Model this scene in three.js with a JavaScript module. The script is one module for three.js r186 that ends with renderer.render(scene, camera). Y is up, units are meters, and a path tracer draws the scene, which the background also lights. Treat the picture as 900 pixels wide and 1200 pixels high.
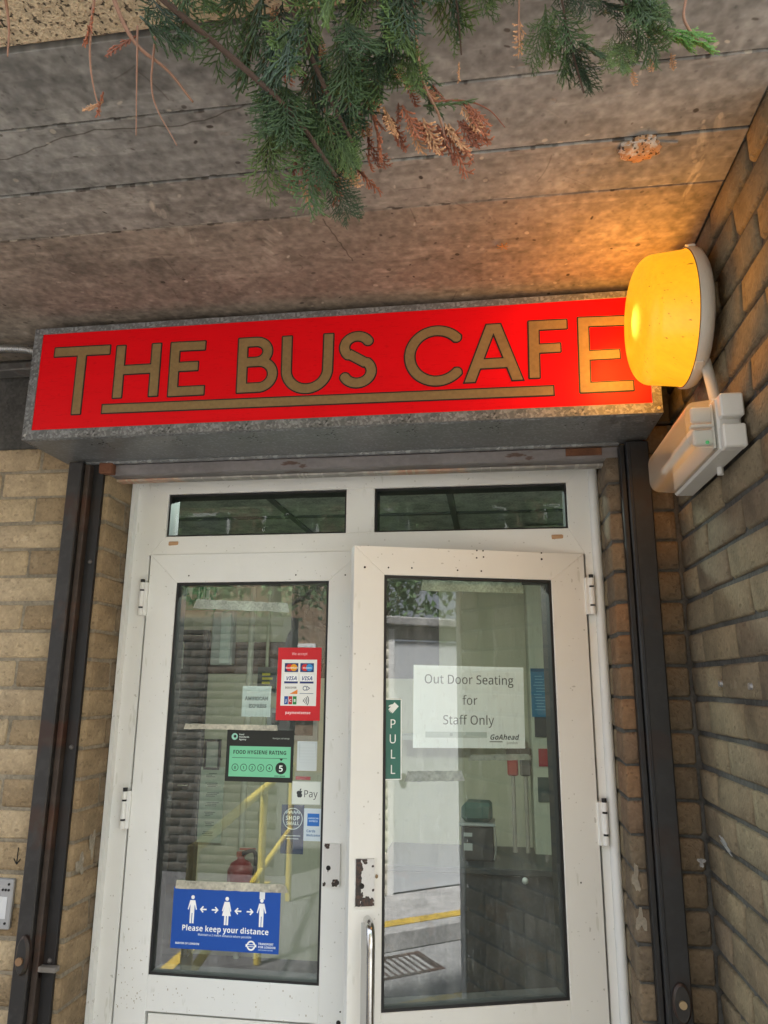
import * as THREE from 'three';
import { ConvexGeometry } from 'three/addons/geometries/ConvexGeometry.js';
import { mergeGeometries, toCreasedNormals } from 'three/addons/utils/BufferGeometryUtils.js';
import { RectAreaLightUniformsLib } from 'three/addons/lights/RectAreaLightUniformsLib.js';

// ---------------------------------------------------------------- camera, sky, sun, exposure
const scene = new THREE.Scene();
const camera = new THREE.PerspectiveCamera(70.4, 0.75, 0.05, 400);
camera.rotation.order = 'YXZ';
camera.position.set(0.1905, 1.6558, 1.8266);
camera.rotation.set(0.2315, 0.1442, 0.0077);
camera.focus = 1.95; camera.userData.fStop = 14;
scene.add(camera);
const renderer = new THREE.WebGLRenderer({ antialias: true });
renderer.toneMapping = THREE.LinearToneMapping;
renderer.toneMappingExposure = 6.3;
renderer.shadowMap.enabled = true;
RectAreaLightUniformsLib.init();

const SKY = 0.40;
{ // hazy bright sky, a little brighter overhead
  const W = 64, H = 32, d = new Float32Array(W * H * 4);
  for (let y = 0; y < H; y++) for (let x = 0; x < W; x++) {
    const el = Math.max(0, Math.sin((y / (H - 1) - 0.5) * Math.PI)), l = SKY * (0.55 + 0.45 * el), i = (y * W + x) * 4;
    d[i] = l * 0.90; d[i + 1] = l * 0.985; d[i + 2] = l * 1.10; d[i + 3] = 1;
  }
  const t = new THREE.DataTexture(d, W, H, THREE.RGBAFormat, THREE.FloatType);
  t.mapping = THREE.EquirectangularReflectionMapping; t.magFilter = t.minFilter = THREE.LinearFilter; t.needsUpdate = true;
  scene.background = t; scene.environment = t;
}
const sun = new THREE.DirectionalLight(new THREE.Color(1, 0.985, 0.965), 5);
sun.position.set(-4.2, 14, -3.9); sun.target.position.set(0, 0, 2);
sun.castShadow = true; sun.shadow.radius = 9; sun.shadow.mapSize.set(2048, 2048);
Object.assign(sun.shadow.camera, { left: -12, right: 12, top: 12, bottom: -12, near: 1, far: 40 });
scene.add(sun, sun.target);

// ---------------------------------------------------------------- helpers
function rng(seed) { let s = seed >>> 0; return () => { s = (s + 0x6d2b79f5) | 0; let t = Math.imul(s ^ (s >>> 15), 1 | s); t = (t + Math.imul(t ^ (t >>> 7), 61 | t)) ^ t; return ((t ^ (t >>> 14)) >>> 0) / 4294967296; }; }
const V = (x, y, z) => new THREE.Vector3(x, y, z);
const used = {};
function numbered(n) { if (!(n in used)) { used[n] = 0; return n; } used[n]++; return n + '_' + String(used[n]).padStart(3, '0'); }
function tag(o, label, category, group) { if (label) o.userData.label = label; if (category) o.userData.category = category; if (group) o.userData.group = group; return o; }
function thing(name, label, category, pos = [0, 0, 0], group) {
  const o = new THREE.Group(); o.name = numbered(name); o.position.set(...pos); scene.add(o);
  return tag(o, label, category, group);
}
function structure(name, pos = [0, 0, 0]) { const o = new THREE.Group(); o.name = numbered(name); o.position.set(...pos); o.userData.kind = 'structure'; scene.add(o); return o; }
function mesh(name, geo, m, parent) { const o = new THREE.Mesh(geo, m); o.name = name; o.castShadow = o.receiveShadow = true; (parent || scene).add(o); return o; }
// a part given in world coordinates, under an unturned thing
function part(name, geo, m, parent, x = 0, y = 0, z = 0) { const o = mesh(name, geo, m, parent); o.position.set(x - parent.position.x, y - parent.position.y, z - parent.position.z); return o; }
function sheetThing(name, label, category, geo, m, pos, group) { const o = mesh(numbered(name), geo, m); o.position.set(...pos); return tag(o, label, category, group); }

// tileable value noise
function hash(x, y, s) { let h = Math.imul(x, 374761393) ^ Math.imul(y, 668265263) ^ Math.imul(s, 1442695041); h = Math.imul(h ^ (h >>> 13), 1274126177); return ((h ^ (h >>> 16)) >>> 0) / 4294967296; }
function vn(x, y, px, py, s) {
  const xi = Math.floor(x), yi = Math.floor(y), fx = x - xi, fy = y - yi, u = fx * fx * (3 - 2 * fx), v = fy * fy * (3 - 2 * fy), m = (a, p) => ((a % p) + p) % p;
  const a = hash(m(xi, px), m(yi, py), s), b = hash(m(xi + 1, px), m(yi, py), s), c = hash(m(xi, px), m(yi + 1, py), s), d = hash(m(xi + 1, px), m(yi + 1, py), s);
  return a + (b - a) * u + (c - a) * v + (a - b - c + d) * u * v;
}
function fbm(u, v, p, oct, s, sx = 1, sy = 1) { let t = 0, a = 0.5, n = 0; for (let o = 0; o < oct; o++) { const f = p << o; t += a * vn(u * f * sx, v * f * sy, f * sx, f * sy, s + o); n += a; a *= 0.55; } return t / n; }
const clamp = (x, a = 0, b = 1) => Math.min(b, Math.max(a, x)), smooth = (a, b, x) => { x = clamp((x - a) / (b - a)); return x * x * (3 - 2 * x); };
// fn(u, v) -> grey or [r, g, b] in 0..1; metres is the side of the tile
function tex(size, metres, fn, srgb) {
  const d = new Uint8Array(size * size * 4);
  for (let y = 0; y < size; y++) for (let x = 0; x < size; x++) {
    let c = fn(x / size, y / size); if (!Array.isArray(c)) c = [c, c, c];
    const i = (y * size + x) * 4; for (let k = 0; k < 3; k++) d[i + k] = clamp(c[k]) * 255; d[i + 3] = 255;
  }
  const t = new THREE.DataTexture(d, size, size); t.wrapS = t.wrapT = THREE.RepeatWrapping; t.magFilter = THREE.LinearFilter; t.minFilter = THREE.LinearMipmapLinearFilter; t.generateMipmaps = true;
  if (srgb) t.colorSpace = THREE.SRGBColorSpace;
  t.repeat.set(1 / metres, 1 / metres); t.needsUpdate = true; return t;
}
function at(t, metres) { const c = t.clone(); c.repeat.set(1 / metres, 1 / metres); c.needsUpdate = true; return c; }
function canvasTex(w, h, draw) { const c = document.createElement('canvas'); c.width = w; c.height = h; const g = c.getContext('2d'); draw(g, w, h); const t = new THREE.CanvasTexture(c); t.colorSpace = THREE.SRGBColorSpace; t.magFilter = THREE.LinearFilter; return t; }
const lin = (r, g, b) => new THREE.Color().setRGB(r, g, b);
function mat(c, rough = 0.8, o = {}) { return new THREE.MeshStandardMaterial({ color: Array.isArray(c) ? lin(...c) : c, roughness: rough, metalness: 0, ...o }); }

// planar uv in metres by the way each face points
function metricUV(g, ou = 0, ov = 0) {
  g = g.index ? g.toNonIndexed() : g;
  const p = g.attributes.position, uv = new Float32Array(p.count * 2), a = V(), b = V(), c = V(), n = V();
  for (let i = 0; i < p.count; i += 3) {
    a.fromBufferAttribute(p, i); b.fromBufferAttribute(p, i + 1); c.fromBufferAttribute(p, i + 2);
    n.crossVectors(b.clone().sub(a), c.clone().sub(a)); const x = Math.abs(n.x), y = Math.abs(n.y), z = Math.abs(n.z);
    [a, b, c].forEach((q, k) => { const [u, v] = x > y && x > z ? [q.z, q.y] : y > z ? [q.x, q.z] : [q.x, q.y]; uv[(i + k) * 2] = u + ou; uv[(i + k) * 2 + 1] = v + ov; });
  }
  g.setAttribute('uv', new THREE.BufferAttribute(uv, 2)); return g;
}
// chamfered box, centred, corners moved by up to jit
function cbox(w, h, d, c = 0.002, jit = 0, r = null, ou = 0, ov = 0, smoothAngle = 0.1) {
  const P = [];
  for (const sx of [-1, 1]) for (const sy of [-1, 1]) for (const sz of [-1, 1]) {
    const j = jit ? V((r() - 0.5) * 2 * jit, (r() - 0.5) * 2 * jit, (r() - 0.5) * 2 * jit) : V(0, 0, 0), k = jit ? 0.6 + r() * 1.2 : 1;
    const X = w / 2, Y = h / 2, Z = d / 2, q = c * k;
    P.push(V(sx * X, sy * (Y - q), sz * (Z - q)).add(j), V(sx * (X - q), sy * Y, sz * (Z - q)).add(j), V(sx * (X - q), sy * (Y - q), sz * Z).add(j));
  }
  let g = new ConvexGeometry(P); g = metricUV(g, ou, ov);
  return toCreasedNormals(g, smoothAngle || 0.1);
}
function box(w, h, d, x = 0, y = 0, z = 0) { const g = metricUV(new THREE.BoxGeometry(w, h, d)); g.translate(x, y, z); return g; }
function merge(list) { return mergeGeometries(list.map((g) => { g = g.index ? g.toNonIndexed() : g; for (const k of Object.keys(g.attributes)) if (!['position', 'normal', 'uv', 'color'].includes(k)) g.deleteAttribute(k); return g; })); }
// flat polygon pulled back from z = 0 to -depth, with a small bevel
function slab(points, depth, bevel = 0.001) {
  const s = new THREE.Shape(points.map(([x, y]) => new THREE.Vector2(x, y)));
  const g = new THREE.ExtrudeGeometry(s, { depth: depth - 2 * bevel, bevelEnabled: true, bevelThickness: bevel, bevelSize: bevel, bevelOffset: -bevel, bevelSegments: 1 });
  g.translate(0, 0, -depth + bevel); return g;
}
function tube(points, r, seg = 24, sides = 8, closed = false) { return new THREE.TubeGeometry(new THREE.CatmullRomCurve3(points.map((p) => (p.isVector3 ? p : V(...p)))), seg, r, sides, closed); }
function cyl(r0, r1, h, n = 20) { return new THREE.CylinderGeometry(r0, r1, h, n); }

// ---------------------------------------------------------------- textures and materials
const grain = tex(512, 0.3, (u, v) => 0.5 * fbm(u, v, 32, 4, 3) + 0.5 * fbm(u, v, 6, 4, 9));
const brickMap = tex(1024, 0.62, (u, v) => {
  const big = fbm(u, v, 5, 4, 21), mid = fbm(u, v, 22, 4, 31), fine = fbm(u, v, 120, 3, 41), pit = smooth(0.69, 0.78, fbm(u, v, 60, 3, 51)), lime = smooth(0.7, 0.78, fbm(u, v, 26, 4, 61)), soot = smooth(0.52, 0.72, fbm(u, v, 7, 5, 71));
  let k = 0.70 + 0.2 * big + 0.22 * (mid - 0.5) + 0.3 * (fine - 0.5);
  k *= 1 - 0.22 * pit; k *= 1 - 0.2 * soot;
  const c = [k * 1.04, k, k * 0.93]; return c.map((x, i) => x + (lime * 0.2) * [1, 0.98, 0.92][i]);
});
const brickBump = tex(1024, 0.62, (u, v) => { const pit = smooth(0.64, 0.74, fbm(u, v, 60, 3, 51)); return 0.55 + 0.5 * (fbm(u, v, 22, 4, 31) - 0.5) + 0.45 * (fbm(u, v, 120, 3, 41) - 0.5) - 0.25 * pit; });
const mortarMap = tex(512, 0.4, (u, v) => 0.55 + 0.5 * (fbm(u, v, 60, 3, 5) - 0.5) + 0.5 * (fbm(u, v, 8, 4, 8) - 0.3));
const brickMat = (r, g, b) => mat([r, g, b], 0.93, { map: brickMap, bumpMap: brickBump, bumpScale: 0.0042 });
const tanBricks = [[0.56, 0.445, 0.305], [0.545, 0.432, 0.297], [0.575, 0.46, 0.318], [0.53, 0.415, 0.282], [0.555, 0.437, 0.293]].map((c) => brickMat(...c));
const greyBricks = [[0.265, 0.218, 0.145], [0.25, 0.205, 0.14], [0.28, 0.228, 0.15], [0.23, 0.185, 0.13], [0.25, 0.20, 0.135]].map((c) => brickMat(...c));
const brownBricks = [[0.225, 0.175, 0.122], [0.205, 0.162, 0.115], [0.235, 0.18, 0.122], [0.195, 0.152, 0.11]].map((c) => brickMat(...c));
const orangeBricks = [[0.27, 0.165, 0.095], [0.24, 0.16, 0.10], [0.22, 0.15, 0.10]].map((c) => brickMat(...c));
const cornerBricks = [[0.36, 0.265, 0.16], [0.33, 0.245, 0.15], [0.38, 0.285, 0.175]].map((c) => brickMat(...c)), sootBricks = [[0.075, 0.066, 0.055], [0.085, 0.073, 0.06], [0.065, 0.058, 0.05]].map((c) => brickMat(...c));
const creamBricks = [[0.72, 0.69, 0.60], [0.69, 0.66, 0.57], [0.74, 0.71, 0.63]].map((c) => brickMat(...c));
const mortarTan = mat([0.38, 0.32, 0.235], 0.95, { map: mortarMap, bumpMap: grain, bumpScale: 0.003 });
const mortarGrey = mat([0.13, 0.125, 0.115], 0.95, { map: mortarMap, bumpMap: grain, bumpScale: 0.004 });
const mortarCream = mat([0.6, 0.58, 0.52], 0.95, { map: mortarMap });
const paintMap = tex(1024, 0.7, (u, v) => {
  const g = fbm(u, v, 4, 5, 13), speck = smooth(0.87, 0.90, fbm(u, v, 90, 2, 17)), scuff = smooth(0.66, 0.72, fbm(u, v, 9, 4, 19, 6, 1)) * smooth(0.5, 0.6, fbm(u, v, 5, 2, 23));
  const k = 0.93 + 0.1 * (g - 0.4) - 0.28 * speck - 0.12 * scuff; return [k, k * (1 - 0.02 * speck), k * (0.985 - 0.06 * speck - 0.03 * scuff)];
});
const white = mat([0.86, 0.86, 0.845], 0.42, { map: paintMap, bumpMap: grain, bumpScale: 0.0003 });
const whiteLeaf = mat([0.87, 0.88, 0.875], 0.38, { map: paintMap, bumpMap: grain, bumpScale: 0.0003 });
const creamLeaf = mat([0.87, 0.86, 0.825], 0.40, { map: at(paintMap, 0.83), bumpMap: grain, bumpScale: 0.0003 });
const rubber = mat([0.012, 0.012, 0.013], 0.6);
const holeMat = mat([0.015, 0.013, 0.012], 0.8);
const steelMap = tex(1024, 0.8, (u, v) => {
  const s = fbm(u, v, 5, 5, 81), rust = smooth(0.60, 0.72, fbm(u, v, 8, 5, 83)), dust = smooth(0.45, 0.8, fbm(u, v, 40, 3, 85)), sc = smooth(0.71, 0.75, fbm(u, v, 6, 4, 87, 12, 1));
  const k = 0.55 + 0.4 * s + 0.25 * (dust - 0.5) + sc * 0.3; return [k + rust * 0.3, k * (1 - 0.1 * rust), k * (1 - 0.3 * rust)];
});
const darkSteel = mat([0.048, 0.044, 0.042], 0.5, { map: steelMap, bumpMap: grain, bumpScale: 0.0006, metalness: 0.25 });
const rustySteel = mat([0.075, 0.052, 0.04], 0.62, { map: steelMap, bumpMap: grain, bumpScale: 0.001, metalness: 0.2 });
const blackSteel = mat([0.014, 0.013, 0.014], 0.55, { map: steelMap, bumpMap: grain, bumpScale: 0.0006 });
const barMap = tex(512, 0.6, (u, v) => { const ru = smooth(0.68, 0.74, fbm(u, v, 9, 5, 201, 1, 3)), k = 0.75 + 0.3 * (fbm(u, v, 4, 5, 203, 1, 4) - 0.5) + 0.2 * (fbm(u, v, 60, 3, 205) - 0.5); return [k * (1 - 0.45 * ru), k * (1 - 0.62 * ru), k * (1 - 0.7 * ru)]; });
const mauveSteel = mat([0.30, 0.28, 0.285], 0.5, { map: barMap, bumpMap: grain, bumpScale: 0.0008, metalness: 0.3 });
// galvanised spangle: cells of differing grey
const cells = []; { const r = rng(77); for (let i = 0; i < 1500; i++) cells.push([r(), r(), r(), r() * Math.PI]); }
const spangleGrid = {}; cells.forEach((c, i) => { const k = Math.floor(c[0] * 32) + ',' + Math.floor(c[1] * 32); (spangleGrid[k] ||= []).push(i); });
const spangle = tex(512, 0.36, (u, v) => {
  let best = 9, id = 0; const cx = Math.floor(u * 32), cy = Math.floor(v * 32);
  for (let a = -2; a <= 2; a++) for (let b = -2; b <= 2; b++) for (const i of spangleGrid[((cx + a + 32) % 32) + ',' + ((cy + b + 32) % 32)] || []) {
    const c = cells[i]; let dx = Math.abs(c[0] - u), dy = Math.abs(c[1] - v); dx = Math.min(dx, 1 - dx); dy = Math.min(dy, 1 - dy);
    const t = c[3], e = Math.abs(dx * Math.cos(t) + dy * Math.sin(t)) * 1.0 + Math.abs(-dx * Math.sin(t) + dy * Math.cos(t)) * 0.7; if (e < best) { best = e; id = i; }
  }
  return 0.42 + 0.55 * Math.pow(cells[id][2], 2.6) + 0.16 * (fbm(u, v, 40, 3, 91) - 0.5) + 0.2 * (fbm(u, v, 3, 4, 92) - 0.5);
});
const galv = mat([0.33, 0.34, 0.35], 0.45, { map: at(spangle, 0.2), roughnessMap: at(spangle, 0.2), metalness: 0.35 });
galv.roughness = 0.75;
const chrome = mat([0.62, 0.62, 0.62], 0.2, { metalness: 1 });
const alloy = mat([0.5, 0.5, 0.5], 0.38, { metalness: 0.9 });
const dustMap = tex(1024, 1.1, (u, v) => { const wipe = fbm(u, v, 5, 5, 221, 3, 1), cloud = fbm(u, v, 3, 5, 223), sp = smooth(0.72, 0.78, fbm(u, v, 60, 2, 225)), run = smooth(0.62, 0.74, fbm(u, v, 14, 3, 227, 4, 1)); return 0.975 - 0.05 * smooth(0.4, 0.75, wipe) - 0.04 * smooth(0.45, 0.75, cloud) - 0.05 * sp - 0.03 * run; });
const glass = new THREE.MeshPhysicalMaterial({ color: lin(0.84, 0.91, 0.875), roughness: 0.0, transmission: 1, transmissionMap: dustMap, thickness: 0, ior: 2.0, side: THREE.DoubleSide });

const paneGlass = new THREE.MeshPhysicalMaterial({ color: lin(0.80, 0.89, 0.85), roughness: 0.0, transmission: 1, thickness: 0, ior: 1.42, side: THREE.DoubleSide });

// ---------------------------------------------------------------- soffit (concrete cast against boards)
const SY = 2.585, RX = 0.6555, ZF = -0.142;
const concreteBump = tex(1024, 0.9, (u, v) => 0.5 + 0.14 * (fbm(u, v, 3, 5, 101, 1, 30) - 0.5) + 0.35 * (fbm(u, v, 90, 3, 103) - 0.5) - 0.4 * smooth(0.78, 0.84, fbm(u, v, 34, 3, 105)));
const concreteMap = canvasTex(2048, 1024, (g, w, h) => {           // 2.9 m by 1.45 m of soffit
  const S = w / 2.9, X = (x) => (x + 2.2) * S, Z = (z) => h - (z + 0.2) * S, im = g.createImageData(w, h), d = im.data;
  for (let y = 0; y < h; y++) for (let x = 0; x < w; x++) {
    const u = x / w, v = y / h, z = (h - y) / S - 0.2, inner = z < 0.5545 ? 1 : z < 0.69 ? 0.4 : 0;
    const big = fbm(u, v, 7, 5, 111, 2, 1), fine = fbm(u, v, 110, 3, 113, 2, 1), board = fbm(u, v, 3, 4, 115, 2, 40), pale = smooth(0.62, 0.72, fbm(u, v, 12, 6, 117, 2, 1)), dark = smooth(0.60, 0.70, fbm(u, v, 14, 6, 119, 2, 1)), pit = smooth(0.80, 0.85, fbm(u, v, 120, 2, 121, 2, 1)), scrape = smooth(0.66, 0.7, fbm(u, v, 10, 4, 123, 2, 5));
    let k = 0.475 + 0.14 * (big - 0.5) + 0.20 * (fine - 0.5) + 0.07 * (board - 0.5) + 0.05 * pale - 0.05 * dark - 0.06 * pit + 0.045 * scrape;
    const c = [0.575 + 0.012 * inner, 0.576 - 0.03 * inner, 0.57 - 0.066 * inner], i = (y * w + x) * 4; for (let n = 0; n < 3; n++) d[i + n] = clamp(k * 2 * c[n]) * 255; d[i + 3] = 255;
  }
  g.putImageData(im, 0, 0);
  const r = rng(5);
  // hairline crack, drips of lime, scratches, holes and rust spots
  g.strokeStyle = 'rgba(45,38,33,0.62)'; g.lineWidth = 1.3; g.beginPath();
  for (let i = 0; i <= 40; i++) { const x = -0.95 + i * 0.022, z = 0.775 + 0.0022 * i + 0.012 * Math.sin(i * 0.37) + (r() - 0.5) * 0.006; i ? g.lineTo(X(x), Z(z)) : g.moveTo(X(x), Z(z)); } g.stroke();
  g.beginPath(); for (let i = 0; i <= 16; i++) { const x = -0.13 + i * 0.0022 + (r() - 0.5) * 0.004, z = 0.54 - i * 0.01; i ? g.lineTo(X(x), Z(z)) : g.moveTo(X(x), Z(z)); } g.stroke();
  for (const [x0, z0, x1, z1] of [[-0.46, 0.64, -0.42, 0.5], [-0.24, 0.52, -0.3, 0.38], [0.6, 0.74, 0.57, 0.6], [0.58, 0.66, 0.6, 0.52], [-0.9, 0.6, -0.85, 0.56]]) for (let k = 0; k < 14; k++) {
    const t = r(), x = x0 + (x1 - x0) * t + (r() - 0.5) * 0.02, z = z0 + (z1 - z0) * t; g.fillStyle = `rgba(205,195,180,${0.12 + 0.3 * r()})`; g.beginPath(); g.ellipse(X(x), Z(z), 1 + r() * 4, 3 + r() * 16, (x1 - x0) / (z1 - z0) * -1, 0, 7); g.fill();
  }
  for (let k = 0; k < 110; k++) { const x = X(-1.4 + r() * 2), z = Z(r()), a = r() * 3.14, l = 6 + r() * 50; g.strokeStyle = r() < 0.6 ? `rgba(200,192,180,${0.08 + 0.16 * r()})` : `rgba(50,43,38,${0.12 + 0.2 * r()})`; g.lineWidth = 0.8 + r() * 1.4; g.beginPath(); g.moveTo(x, z); g.quadraticCurveTo(x + Math.cos(a) * l * 0.5 + r() * 8, z + Math.sin(a) * l * 0.5, x + Math.cos(a) * l, z + Math.sin(a) * l); g.stroke(); }
  for (const zz of [0.5545, 0.6925, 0.8545]) for (let k = 0; k < 130; k++) { g.fillStyle = r() < 0.75 ? `rgba(40,34,29,${0.25 + 0.4 * r()})` : `rgba(205,196,182,${0.3 + 0.4 * r()})`; g.beginPath(); g.ellipse(X(-2 + r() * 2.6), Z(zz + (r() - 0.5) * 0.009), 1.5 + r() * 7, 0.8 + r() * 2, 0, 0, 7); g.fill(); }
  for (let k = 0; k < 330; k++) { const s = r(); g.fillStyle = s < 0.55 ? `rgba(40,34,30,${0.3 + 0.5 * r()})` : `rgba(215,205,190,${0.3 + 0.4 * r()})`; g.beginPath(); g.ellipse(X(-2 + r() * 2.6), Z(r()), 1 + r() * 3.5, 1 + r() * 3, r() * 3, 0, 7); g.fill(); }
  for (const [x, z, a, b] of [[-0.075, 0.79, 5, 4], [-0.07, 0.71, 4, 3]]) { g.fillStyle = 'rgba(38,30,26,0.65)'; g.beginPath(); g.ellipse(X(x), Z(z), a, b, 0.3, 0, 7); g.fill(); }
});
concreteMap.wrapS = concreteMap.wrapT = THREE.RepeatWrapping; concreteMap.repeat.set(1 / 2.9, 1 / 1.45); concreteMap.offset.set(2.2 / 2.9, 0.2 / 1.45);
const concrete = mat([0.94, 0.92, 0.9], 0.9, { map: concreteMap, bumpMap: concreteBump, bumpScale: 0.0016 });
const plainConcrete = mat([0.2, 0.19, 0.175], 0.92, { map: mortarMap, bumpMap: concreteBump, bumpScale: 0.004 });
const soffit = structure('soffit', [0, SY, 0]);
{
  const r = rng(11), edges = [-0.1, 0.5545, 0.6925, 0.8545, 1.004];
  for (let i = 0; i < edges.length - 1; i++) {
    const a = edges[i] + 0.0022, b = edges[i + 1] - 0.0022, w = 2.9, g = cbox(w, 0.1, b - a, 0.0012, 0.0005, r, 0, 0, 0.1);
    const cx = -0.798, cz = (a + b) / 2; g.translate(cx, 0, cz); metricUVworld(g);
    const o = mesh('soffit_board', g, concrete, soffit); o.position.set(0, 0.05 + [0.003, 0.001, 0.0015, 0][i], 0);
  }
  const jointShade = mat([0.035, 0.031, 0.027], 1, { map: mortarMap });  // near-black strips painting shade, with grime, into the board joints
  for (const z of edges.slice(1, -1)) mesh('joint_shade_strip', box(2.9, 0.02, 0.0044, -0.798, 0.0155, z), jointShade, soffit);
  mesh('slab', box(3.4, 0.2, 1.3, -0.7, 0.2, 0.46), plainConcrete, soffit);
}
function metricUVworld(g) { metricUV(g); const p = g.attributes.position, uv = g.attributes.uv, n = g.attributes.normal; for (let i = 0; i < p.count; i++) uv.setXY(i, p.getX(i), p.getZ(i)); }
const pebbleMap = tex(1024, 0.14, (u, v) => { const a = fbm(u, v, 40, 3, 131), b = fbm(u, v, 14, 3, 133), hole = smooth(0.66, 0.7, fbm(u, v, 30, 2, 135)); const k = 0.55 + 0.55 * (a - 0.3) + 0.3 * (b - 0.5) - 0.5 * hole; return [k * 1.05, k * 0.9, k * 0.68]; });
const pebble = mat([0.85, 0.8, 0.72], 0.95, { map: pebbleMap, bumpMap: at(pebbleMap, 0.14), bumpScale: 0.006 });
{
  const o = mesh('fascia', merge([cbox(3.4, 0.5, 0.13, 0.006), ]), pebble); o.userData.kind = 'structure'; o.position.set(-0.7, SY - 0.004 + 0.25, 1.012 + 0.065);
  const b = mesh('unseen_shade_wall', box(9, 2.56, 0.4), brickMat(0.35, 0.27, 0.18)); b.userData.kind = 'structure'; b.position.set(-1, SY + 0.35 + 1.28, -0.25);  // second mesh: unseen wall added above the canopy to keep the sun off
  const s = mesh('roof_slab', box(9, 0.2, 6), plainConcrete); s.userData.kind = 'structure'; s.position.set(-1, 3.2, -3.25);
  const l = mesh('lintel_beam', cbox(3.25, 0.28, 0.2, 0.004), mat([0.10, 0.095, 0.088], 0.9, { map: mortarMap, bumpMap: concreteBump, bumpScale: 0.003 })); l.userData.kind = 'structure'; l.position.set(-0.925, 2.305 + 0.14, -0.1);
}

// ---------------------------------------------------------------- brick walls, brick by brick
const brickCache = {};
function brickGeo(len, h, d, n, jit = 0.0016) { const k = [len, h, d, n, jit].join(); return brickCache[k] ||= cbox(len, h, d, 0.0038, jit, rng(1000 + n * 7 + Math.round(len * 1e4)), n * 0.137, n * 0.211, 1.2); }
// one brick: left end u, course bottom y, face on the plane; axes: u along, n outwards
function layBrick(wall, face, u0, u1, y, h, depth, m, r, name = 'brick') {
  const len = u1 - u0, std = len > 0.16 ? 0.215 : len > 0.085 ? 0.1025 : 0.05, o = mesh(name, brickGeo(std, h, depth, Math.floor(r() * 6)), m, wall);
  const p = face(( u0 + u1) / 2, y + h / 2, -depth / 2 + (r() - 0.5) * 0.0022);
  o.position.set(p[0] - wall.position.x, p[1] - wall.position.y, p[2] - wall.position.z);
  o.scale.x = len / std; o.rotation.y = face.turn; o.rotation.z = (r() - 0.5) * 0.006;
  return o;
}
const pick = (a, r) => a[Math.floor(r() * a.length)];
const C0 = 0.075;
// --- wall left of the doors
{
  const w = thing('brick_wall', 'tan stock brick wall left of the door, behind the steel shutter guide', 'brick wall', [-1.9, 0, -0.05]), r = rng(31), H = 0.0665, J = 2.1602;
  const face = (u, y, n) => [u, y, n]; face.turn = 0;
  const side = (u, y, n) => [-0.85 + n, y, -u]; side.turn = Math.PI / 2;     // reveal, facing +x; u runs inwards
  const E0 = -0.85, far = [];
  for (let c = -28; c <= 1; c++) {
    const y = J + C0 * c + 0.0042, odd = Math.abs(c) % 2 === 1, first = odd ? 0.215 : 0.1025;
    layBrick(w, face, E0 - first, E0, y, H, odd ? 0.1025 : 0.1415, pick(cornerBricks, r), r);
    for (let u = E0 - first - 0.0075; u > -1.5; u -= 0.225) layBrick(w, face, u - 0.2175, u, y, H, 0.1025, pick(tanBricks, r), r);
    // reveal pieces behind the corner bricks
    if (odd) layBrick(w, side, 0.110, 0.205, y, H, 0.1, pick(brownBricks, r), r);
    else layBrick(w, side, 0.149, 0.214, y, H, 0.1, pick(brownBricks, r), r);
  }
  const r2 = rng(33); for (let c = -28; c <= 1; c++) for (let u = -1.69 + (c & 1) * 0.1; u > -3.1; u -= 0.225) { const g = brickGeo(0.215, H, 0.1025, Math.floor(r2() * 6)).clone(); g.translate(u, J + C0 * c + 0.0375, -0.0512); far.push(g); }
  const st = part('distant_bricks', merge(far), tanBricks[0], w); st.userData.kind = 'stuff';
  part('mortar', box(2.29, 2.30, 0.2, -0.855 - 1.145, 1.15, -0.105), mortarTan, w);
}
// --- wall piece right of the doors, up to the corner
{
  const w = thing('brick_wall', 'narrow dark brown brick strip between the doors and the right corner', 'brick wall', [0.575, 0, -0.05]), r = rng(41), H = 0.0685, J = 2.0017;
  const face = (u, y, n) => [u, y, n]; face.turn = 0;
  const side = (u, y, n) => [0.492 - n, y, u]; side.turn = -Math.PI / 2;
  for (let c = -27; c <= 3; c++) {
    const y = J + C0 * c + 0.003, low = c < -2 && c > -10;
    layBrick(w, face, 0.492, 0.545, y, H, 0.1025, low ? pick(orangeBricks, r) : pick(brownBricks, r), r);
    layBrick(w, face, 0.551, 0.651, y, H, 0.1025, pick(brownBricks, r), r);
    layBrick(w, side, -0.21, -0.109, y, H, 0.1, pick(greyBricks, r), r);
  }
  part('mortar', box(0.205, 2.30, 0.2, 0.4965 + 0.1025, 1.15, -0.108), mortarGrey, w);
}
// --- side wall on the right, in shade
{
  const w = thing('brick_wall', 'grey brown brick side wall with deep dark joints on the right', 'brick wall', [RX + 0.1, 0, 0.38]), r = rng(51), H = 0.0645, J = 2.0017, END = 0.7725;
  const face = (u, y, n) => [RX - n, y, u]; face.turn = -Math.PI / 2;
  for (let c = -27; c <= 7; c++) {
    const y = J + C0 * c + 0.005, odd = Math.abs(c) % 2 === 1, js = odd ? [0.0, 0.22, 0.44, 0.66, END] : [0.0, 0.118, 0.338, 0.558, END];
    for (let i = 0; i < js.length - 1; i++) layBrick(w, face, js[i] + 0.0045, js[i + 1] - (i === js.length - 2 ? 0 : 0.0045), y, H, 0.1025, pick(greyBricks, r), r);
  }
  part('painted_lit_edge', cbox(0.016, SY - 0.01, 0.03, 0.002), whiteLeaf, w, RX + 0.006, (SY - 0.01) / 2, END + 0.016);  // white strip painted in as the bright lit corner of the wall end
  part('mortar', box(0.3, SY - 0.004, END - 0.008, RX + 0.0085 + 0.15, (SY - 0.004) / 2, (END - 0.008) / 2), mortarGrey, w);
}

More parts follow.
